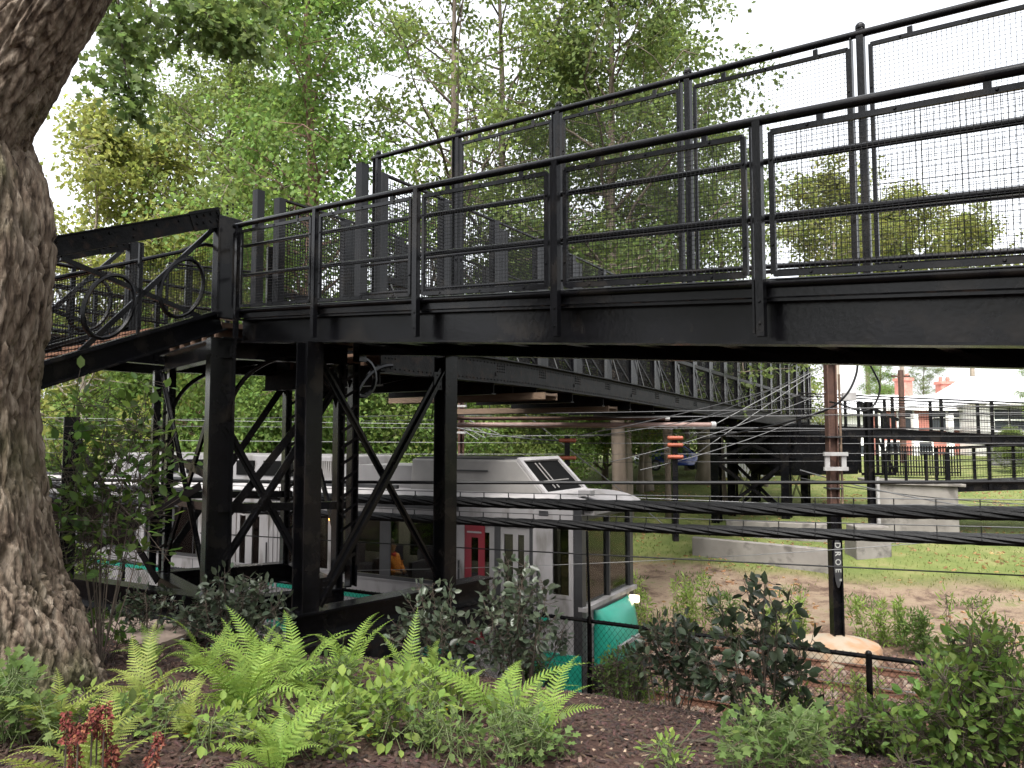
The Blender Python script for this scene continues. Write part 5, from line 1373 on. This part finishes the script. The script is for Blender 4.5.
def bush_at(name, label, px, py_base, px0, px1, py_top, nst, leaf, n_per, m, seed, tpl=OVAL, depth=.5, Y=None, cat='shrub', group=None, **kw):
    """shrub whose silhouette fills px0..px1 and rises to py_top"""
    b = gp(px, py_base) if Y is None else gat(px, Y)
    r_ = random.Random(seed); st = []
    for i in range(nst):
        x = px0 + (px1 - px0) * (i + r_.random()) / nst; u = (x - (px0 + px1) / 2) / ((px1 - px0) / 2)
        top = py_top + (py_base - py_top) * (.55 * abs(u) ** 2.0) + r_.uniform(0, .35) * (py_base - py_top) * (1 if i % 3 else .1)
        e = at(x, top, b.y + r_.uniform(-depth, depth) * .6)
        e.z = max(e.z, gz(e.x, e.y) + .08)
        st.append((e, (u * .16 * (r_.random() + .3), r_.uniform(-.1, .1) * depth, -.02)))
    return leafy(name, label, cat, b, st, leaf, n_per, m, tpl=tpl, seed=seed, group=group, **kw)
DG = 'dusky leaved shrubs of the bed'
bush_at('dusky_shrub', 'dusky grey green shrub in front of the ground beams, left of the trestle leg', 240, 650, 182, 292, 572, 16, .070, 30, 'lf_grey', 1, group=DG, Y=7.9)
bush_at('dusky_shrub', 'low dusky shrub beside the pale path, right of the oak', 155, 628, 105, 205, 590, 10, .055, 20, 'lf_dusk', 2, group=DG, Y=8.1)
bush_at('dusky_shrub', 'dusky shrub below the right end of the trestle beam', 440, 690, 388, 480, 580, 14, .070, 26, 'lf_grey', 3, group=DG, Y=7.5)
bush_at('dusky_shrub', 'tall dusky shrub in front of the red train door', 520, 695, 470, 565, 556, 16, .072, 30, 'lf_grey', 4, group=DG, Y=7.6)
bush_at('dusky_shrub', 'dark drooping shrub just right of the fence post', 668, 690, 632, 716, 618, 14, .075, 24, 'lf_dusk', 5, group=DG, Y=7.3)
bush_at('dusky_shrub', 'tall dark shrub with large leaves left of the concrete pole base', 758, 740, 690, 826, 572, 17, .092, 20, 'lf_dusk', 6, group=DG, Y=6.6)
bush_at('boxwood', 'small bright bush at the foot of the fence post', 622, 700, 592, 648, 648, 14, .034, 40, 'lf_box', 7, Y=8.0, clump=.05)
bush_at('boxwood', 'small bright tuft under the tall dusky shrub by the fence', 534, 692, 512, 556, 656, 10, .034, 26, 'lf_box', 8, Y=8.0)
RG = 'green bushes at the right edge'
bush_at('green_bush', 'large green bush filling the lower right corner', 970, 800, 892, 1050, 632, 32, .062, 42, 'lf_right', 9, OVAL, Y=5.2, depth=.8, group=RG, clump=.06)
bush_at('green_bush', 'dense low bush below the second fence post', 868, 790, 826, 910, 702, 18, .042, 40, 'lf_right', 10, Y=5.9, depth=.7, group=RG, clump=.055)
bush_at('green_bush', 'pale green bush behind the large corner bush', 985, 740, 920, 1050, 618, 18, .055, 34, 'lf_right', 11, Y=6.8, group=RG, clump=.06)
bush_at('green_bush', 'thin leafy sprays between the two fence posts', 790, 745, 745, 820, 680, 9, .05, 24, 'lf_right', 12, Y=6.9, group=RG, clump=.06)
# leafy sapling in front of the tower
leafy('sapling', 'broadleaf sapling with bright leaves between the oak and the tower', 'sapling', gp(100, 672), [(at(x, y, Y), (0, 0, 0)) for x, y, Y in
      [(150, 378, 6.6), (110, 385, 6.4), (165, 430, 6.8), (70, 430, 6.4), (140, 470, 6.6), (80, 490, 6.4), (165, 445, 6.9), (75, 395, 6.6), (128, 420, 6.5), (95, 455, 6.5), (55, 450, 6.4), (120, 500, 6.5), (140, 410, 6.6), (58, 500, 6.4)]], .085, 34, 'lf_box', seed=31, clump=.14, start=.5, flat=.75, stem_r=.006)
bush_at('small_plant', 'few leaved young plant on the mulch beside the oak roots', 110, 668, 88, 138, 598, 4, .07, 9, 'lf_box', 33, Y=6.4, cat='plant')
bush_at('bush', 'light green bush behind the tower ground beam, next to the oak', 82, 600, 62, 112, 545, 12, .06, 30, 'lf_lime', 35, Y=12.0, clump=.12)
# lime and blue green ground plants
GG = 'leafy ground plants on the mulch'
for i, (lab, px, py, x0, x1, yt, n, lf, per, m) in enumerate([
    ('lime leaved plant arching over the mulch in the middle of the bed', 390, 742, 325, 455, 672, 15, .068, 12, 'lf_lime'),
    ('lime leaved plant beside the fern left of centre', 345, 735, 300, 385, 684, 10, .066, 11, 'lf_lime'),
    ('blue green plant at the bottom edge under the right fern', 515, 756, 475, 560, 712, 13, .046, 15, 'lf_mint'),
    ('small blue green plant at the bottom centre edge', 440, 752, 405, 470, 712, 9, .045, 12, 'lf_mint'),
    ('lime plant at the bottom edge left of centre', 310, 762, 262, 350, 712, 12, .062, 13, 'lf_lime'),
    ('blue green plant left of the red plumes under the oak', 20, 742, -18, 45, 668, 12, .055, 18, 'lf_mint'),
    ('low blue green plant among the red plumes', 135, 752, 95, 190, 722, 9, .062, 10, 'lf_mint'),
    ('large round leaved plant under the tall dark shrub', 775, 756, 718, 832, 706, 16, .058, 18, 'lf_mint'),
    ('tiny pale seedling alone on the bare mulch', 660, 760, 648, 676, 738, 4, .04, 10, 'lf_lime'),
    ('blue green plant between the ferns and the trestle beam', 330, 695, 285, 365, 662, 9, .05, 11, 'lf_mint'),
    ('yellowing plant at the bottom between two ferns', 235, 765, 205, 268, 722, 8, .055, 12, 'lf_lime'),
    ('leafy plant right of the fern in front of the dusky shrub', 440, 712, 410, 472, 668, 10, .064, 11, 'lf_lime'),
]): bush_at('ground_plant', lab, px, py, x0, x1, yt, n, lf, per, m, 50 + i, LOBED if i in (2, 7, 5) else OVAL, Y=None if py < 745 else max(4.3, 770 * 1.9 / (py - 438) * .98), cat='plant', group=GG, clump=.055, flat=.8, stem_r=.004, wood='greenstem')
for lab, px, py in (('yellow leaf lying beside the central lime plant', 372, 735), ('yellow leaf drooping by the lime plant stem', 446, 715), ('yellow fallen leaf near the red plumes', 190, 742), ('yellow leaf at the foot of the left centre fern', 318, 742)):
    b = gp(px, py) + UP * .02; o = link('fallen_leaf', leaf_mesh('fallen_leaf', [(0, 0, 0)] * 2, .09, rng, OVAL, None, 0, .3, .9), M['lf_yel'], None, b); tag(o, lab, 'leaf')

# ferns
def frond_mesh(name, Ln, seed, arch=.5, npin=24, width=.34, bend=0.):
    rnd = random.Random(seed); mb = MB(); pts = []
    for k in range(25):
        f = k / 24; a = R(72) - arch * 2.0 * f ** 1.5
        pts.append((pts[-1] + V((bend * f * 1.2, math.cos(a), math.sin(a))).normalized() * Ln / 24) if pts else V((0, 0, 0)))
    mb.tube(pts, [.0042 * (1 - .8 * k / 24) for k in range(25)], 4)
    for i in range(npin):
        f = .10 + .89 * (i / (npin - 1)) ** .92; k = min(23, int(f * 24)); p = pts[k].lerp(pts[k + 1], f * 24 - k); t = (pts[k + 1] - pts[k]).normalized(); up = V((1, 0, 0)).cross(t).normalized()
        env = min(1, (f + .06) / .34) * (1 - max(0, (f - .34) / .68)) ** .85
        L2 = Ln * width * .5 * max(.05, env) * rnd.uniform(.82, 1.08)
        for sg in (-1, 1):
            d = (V((sg, 0, 0)) * .90 + t * (.30 + .35 * f) + up * (.16 - rnd.uniform(0, .14))).normalized(); wv = d.cross(up).normalized() * sg
            nseg = 7; o = len(mb.v); hw = L2 * .135 + .002
            for q in range(nseg + 1):
                g_ = q / nseg; c = p + d * L2 * g_ - up * L2 * .18 * g_ ** 2
                for tt, ww in ((0.0, .35), (.5, 1.0)) if q < nseg else ((0, .0),):
                    cc = c + d * (L2 / nseg * tt); h_ = hw * ww * (1 - g_ * .72) * (.8 if q == 0 else 1)
                    mb.v.append(cc + wv * h_ + d * h_ * .35 * ww); mb.v.append(cc); mb.v.append(cc - wv * h_ + d * h_ * .35 * ww)
            rows = (len(mb.v) - o) // 3
            for q in range(rows - 1):
                a = o + q * 3; mb.f.append((a, a + 1, a + 4, a + 3)); mb.f.append((a + 1, a + 2, a + 5, a + 4))
    me = bpy.data.meshes.new(name); me.from_pydata([tuple(v) for v in mb.v], [], mb.f); me.update(); return me
FR = [frond_mesh('frond', .60, 1, .50, 24, .32, .25), frond_mesh('frond', .54, 2, .78, 22, .34, -.3), frond_mesh('frond', .64, 3, .40, 26, .28, -.15), frond_mesh('frond', .44, 4, .66, 20, .36, .1), frond_mesh('frond', .58, 5, .9, 23, .30, .35), frond_mesh('frond', .36, 6, .55, 18, .36, -.1), frond_mesh('frond', .62, 7, .62, 26, .26, .05)]
FRP = [m.copy() for m in FR]
for m in FR: m.materials.append(M['lf_fern'])
for m in FRP: m.materials.append(M['lf_fernpale'])
FG = 'ferns in the planting bed'
def fern(label, px, py, n, sc, seed, pale=False, az0=None, Y=None):
    b = gp(px, py) if Y is None else gat(px, Y); t = thing('fern', label, 'fern', b, FG); rnd = random.Random(seed)
    for i in range(int(n * 1.55)):
        o = bpy.data.objects.new('frond', (FRP if pale else FR)[rnd.randrange(7)]); COL.objects.link(o); o.parent = t
        a = i * 2.4 + rnd.uniform(-.3, .3)
        o.rotation_euler = (rnd.uniform(-.42, .28), rnd.uniform(-.3, .3), a); s = sc * rnd.uniform(.82, 1.34); o.scale = (s, s, s)
        o.location = (rnd.uniform(-.03, .03), rnd.uniform(-.03, .03), -.01)
for a_ in [
    ('large bright fern in the middle of the left half of the bed', 245, 722, 11, 1.12, 1), ('bright fern right behind the large left one', 300, 700, 10, 1.05, 2), ('fern in front of the dusky shrub under the trestle leg', 262, 690, 9, .95, 3),
    ('fern with tall fronds reaching up before the trestle beam', 345, 690, 9, 1.0, 4), ('upright fern nearest the tall tower column', 205, 672, 8, .82, 5), ('fern leaning over the path edge right of the oak', 150, 668, 7, .66, 6),
    ('pale fern beside the oak roots', 148, 712, 8, .80, 7, True), ('pale fern at the lower left edge under the oak', 52, 742, 8, .90, 8, True), ('pale fern in the bottom left corner', 85, 790, 8, .95, 9, True),
    ('tall narrow fern standing alone right of centre', 498, 728, 8, 1.02, 10), ('fern with a frond pointing right towards the fence post', 540, 745, 7, .85, 11), ('small fern between the two right ferns and the dusky shrub', 470, 700, 6, .62, 12),
    ('fern behind the lime plant in the middle', 400, 700, 8, .90, 13), ('fern under the right end of the trestle beam', 430, 680, 7, .70, 14), ('small pale fern between the big left fern and the plumes', 190, 740, 7, .72, 15, True), ('fern at the bottom edge below the large left fern', 275, 775, 8, .85, 16)]:
    fern(*a_)
# rust red flower plumes
pl_ = thing('astilbe', 'clump of withered rust red flower plumes in the bottom left corner', 'flower', gp(105, 764))
rnd = random.Random(5)
for x, y0, y1 in ((66, 742, 712), (75, 768, 735), (97, 738, 706), (106, 765, 722), (155, 768, 732), (112, 775, 745), (104, 728, 704), (78, 740, 724), (92, 730, 708)):
    a, b = at(x, y0, 3.62 + rnd.uniform(-.08, .08)), None; b = at(x + rnd.uniform(-3, 4), y1, a.y); mb = MB()
    fp_, fd_ = [], []; side_ = V((rnd.uniform(-.02, .02), 0, 0))
    for k in range(230):
        f = rnd.random(); c = a.lerp(b, f) + side_ * math.sin(f * 6); rr = .022 * (1 - f) ** .5 * (.6 + .4 * math.sin(f * 19 + x) ** 2) + .003
        an = rnd.uniform(0, 6.28); q = c + V((math.cos(an) * rr, math.sin(an) * rr, rnd.uniform(-.008, .008))); fp_.append(tuple(q - ORG[pl_])); fd_.append((math.cos(an), math.sin(an), rnd.uniform(-1.2, .3)))
    p = link('plume', leaf_mesh('plume', fp_, .020, np.random.default_rng(x), KITE, np.array(fd_), .3, .5, .1), M['plume'], pl_, ORG[pl_])
    MB().tube([V((a.x, a.y, gz(a.x, a.y))), a, b], [.004, .004, .002], 5).build('stalk', M['twig'], p)
bush_at('ground_plant', 'pale low leaves under the red plumes', 100, 764, 50, 165, 735, 10, .05, 10, 'lf_lime', 90, Y=4.6, cat='plant', group=GG, flat=.8, stem_r=.004)
# weeds beyond the rails and at the fence
WGp = 'tall weeds by the tracks'
def weed(label, px, py, h_px, w_px, n, seed, m='lf_box', Y=None, lf=.13):
    b = gp(px, py) if Y is None else gat(px, Y); st = []; r_ = random.Random(seed)
    for i in range(n):
        x = px + r_.uniform(-w_px / 2, w_px / 2); e = at(x, py - h_px * r_.uniform(.6, 1.0), b.y + r_.uniform(-.25, .25)); st.append((e, ((x - px) / F_PX * b.y * .8, 0, -.02)))
    leafy('tall_weed', label, 'weed', b, st, lf, 46, m, tpl=LANCE, seed=seed, group=WGp, clump=.035, start=.12, flat=.3, droop=-.1, stem_r=.006)
weed('feathery weed clump beside the train nose', 634, 630, 58, 34, 12, 1, 'lf_lime', 18.6)
weed('feathery weed clump rising behind the fence, left of the tall dark shrub', 688, 632, 58, 30, 11, 2, 'lf_lime', 18.6)
weed('low weed clump between the two feathery clumps and the pole', 728, 636, 46, 40, 10, 3, 'lf_box', 18.6)
weed('low weed clump left of the concrete pole base', 782, 640, 46, 44, 12, 4, 'lf_lime', 18.2)
weed('weed clump right behind the concrete pole base', 874, 642, 44, 54, 14, 5, 'lf_lime', 17.8)
weed('weed clump farther right behind the fence', 912, 648, 40, 40, 12, 6, 'lf_box', 17.2)
weed('tall single weed stalk standing over the right bush', 949, 650, 70, 8, 3, 7, 'lf_lime', 8.2, .075)
weed('tall weed stalks at the right edge', 985, 655, 56, 40, 7, 8, 'lf_lime', 7.6, .075)
weed('weed stalks beside the tower foot, under the oak', 92, 640, 20, 30, 5, 9, 'lf_box', 8.6, .06)
weed('low weeds at the foot of the second fence post', 850, 700, 30, 60, 10, 10, 'lf_lime', 9.6, .08)
weed('low weeds under the train nose behind the fence', 640, 700, 28, 60, 10, 11, 'lf_lime', 10.3, .08)
for lab, pts in (('long bare twig lying on the mulch at the bottom right', [(664, 752), (690, 745), (720, 748), (745, 740)]), ('thin bare twig crossing the longer one', [(690, 748), (725, 735), (752, 722)])):
    tag(MB().tube([gp(x, y) + UP * .03 for x, y in pts], [.007] * (len(pts) - 1) + [.003], 5).build('twig', M['twig']), lab, 'twig')
# ------------------------------------------------------------------ bright overcast daylight
w = bpy.data.worlds.new('World'); S.world = w; w.use_nodes = True
nt = w.node_tree; N = nt.nodes; L = nt.links
sky = N.new('ShaderNodeTexSky'); sky.sky_type = 'NISHITA'; sky.sun_disc = False
EL, AZ = R(58), R(200)          # sun high, behind the viewer to the right
sky.sun_elevation = EL; sky.sun_rotation = AZ; sky.air_density = 1.0; sky.dust_density = 4.0; sky.ozone_density = 1.0
hs = N.new('ShaderNodeHueSaturation'); hs.inputs['Saturation'].default_value = .16
L.new(sky.outputs[0], hs.inputs['Color']); L.new(hs.outputs[0], N['Background'].inputs['Color']); N['Background'].inputs['Strength'].default_value = .15
sl_ = bpy.data.lights.new('sun', 'SUN'); sl_.energy = 1.2; sl_.angle = R(25); sl_.color = (1, .97, .92)
so = bpy.data.objects.new('sun', sl_); COL.objects.link(so)
d = V((math.sin(AZ) * math.cos(EL), math.cos(AZ) * math.cos(EL), math.sin(EL)))
so.rotation_euler = d.to_track_quat('Z', 'Y').to_euler()
so.location = (0, -5, 30)
S.view_settings.view_transform = 'Standard'; S.view_settings.look = 'None'; S.view_settings.gamma = 1; S.view_settings.exposure = 1.95
S.render.engine = 'CYCLES'
cy = S.cycles; cy.max_bounces = 6; cy.diffuse_bounces = 3; cy.glossy_bounces = 2; cy.transparent_max_bounces = 12; cy.transmission_bounces = 3; cy.use_denoising = True
cy.caustics_reflective = False; cy.caustics_refractive = False; cy.sample_clamp_indirect = 6
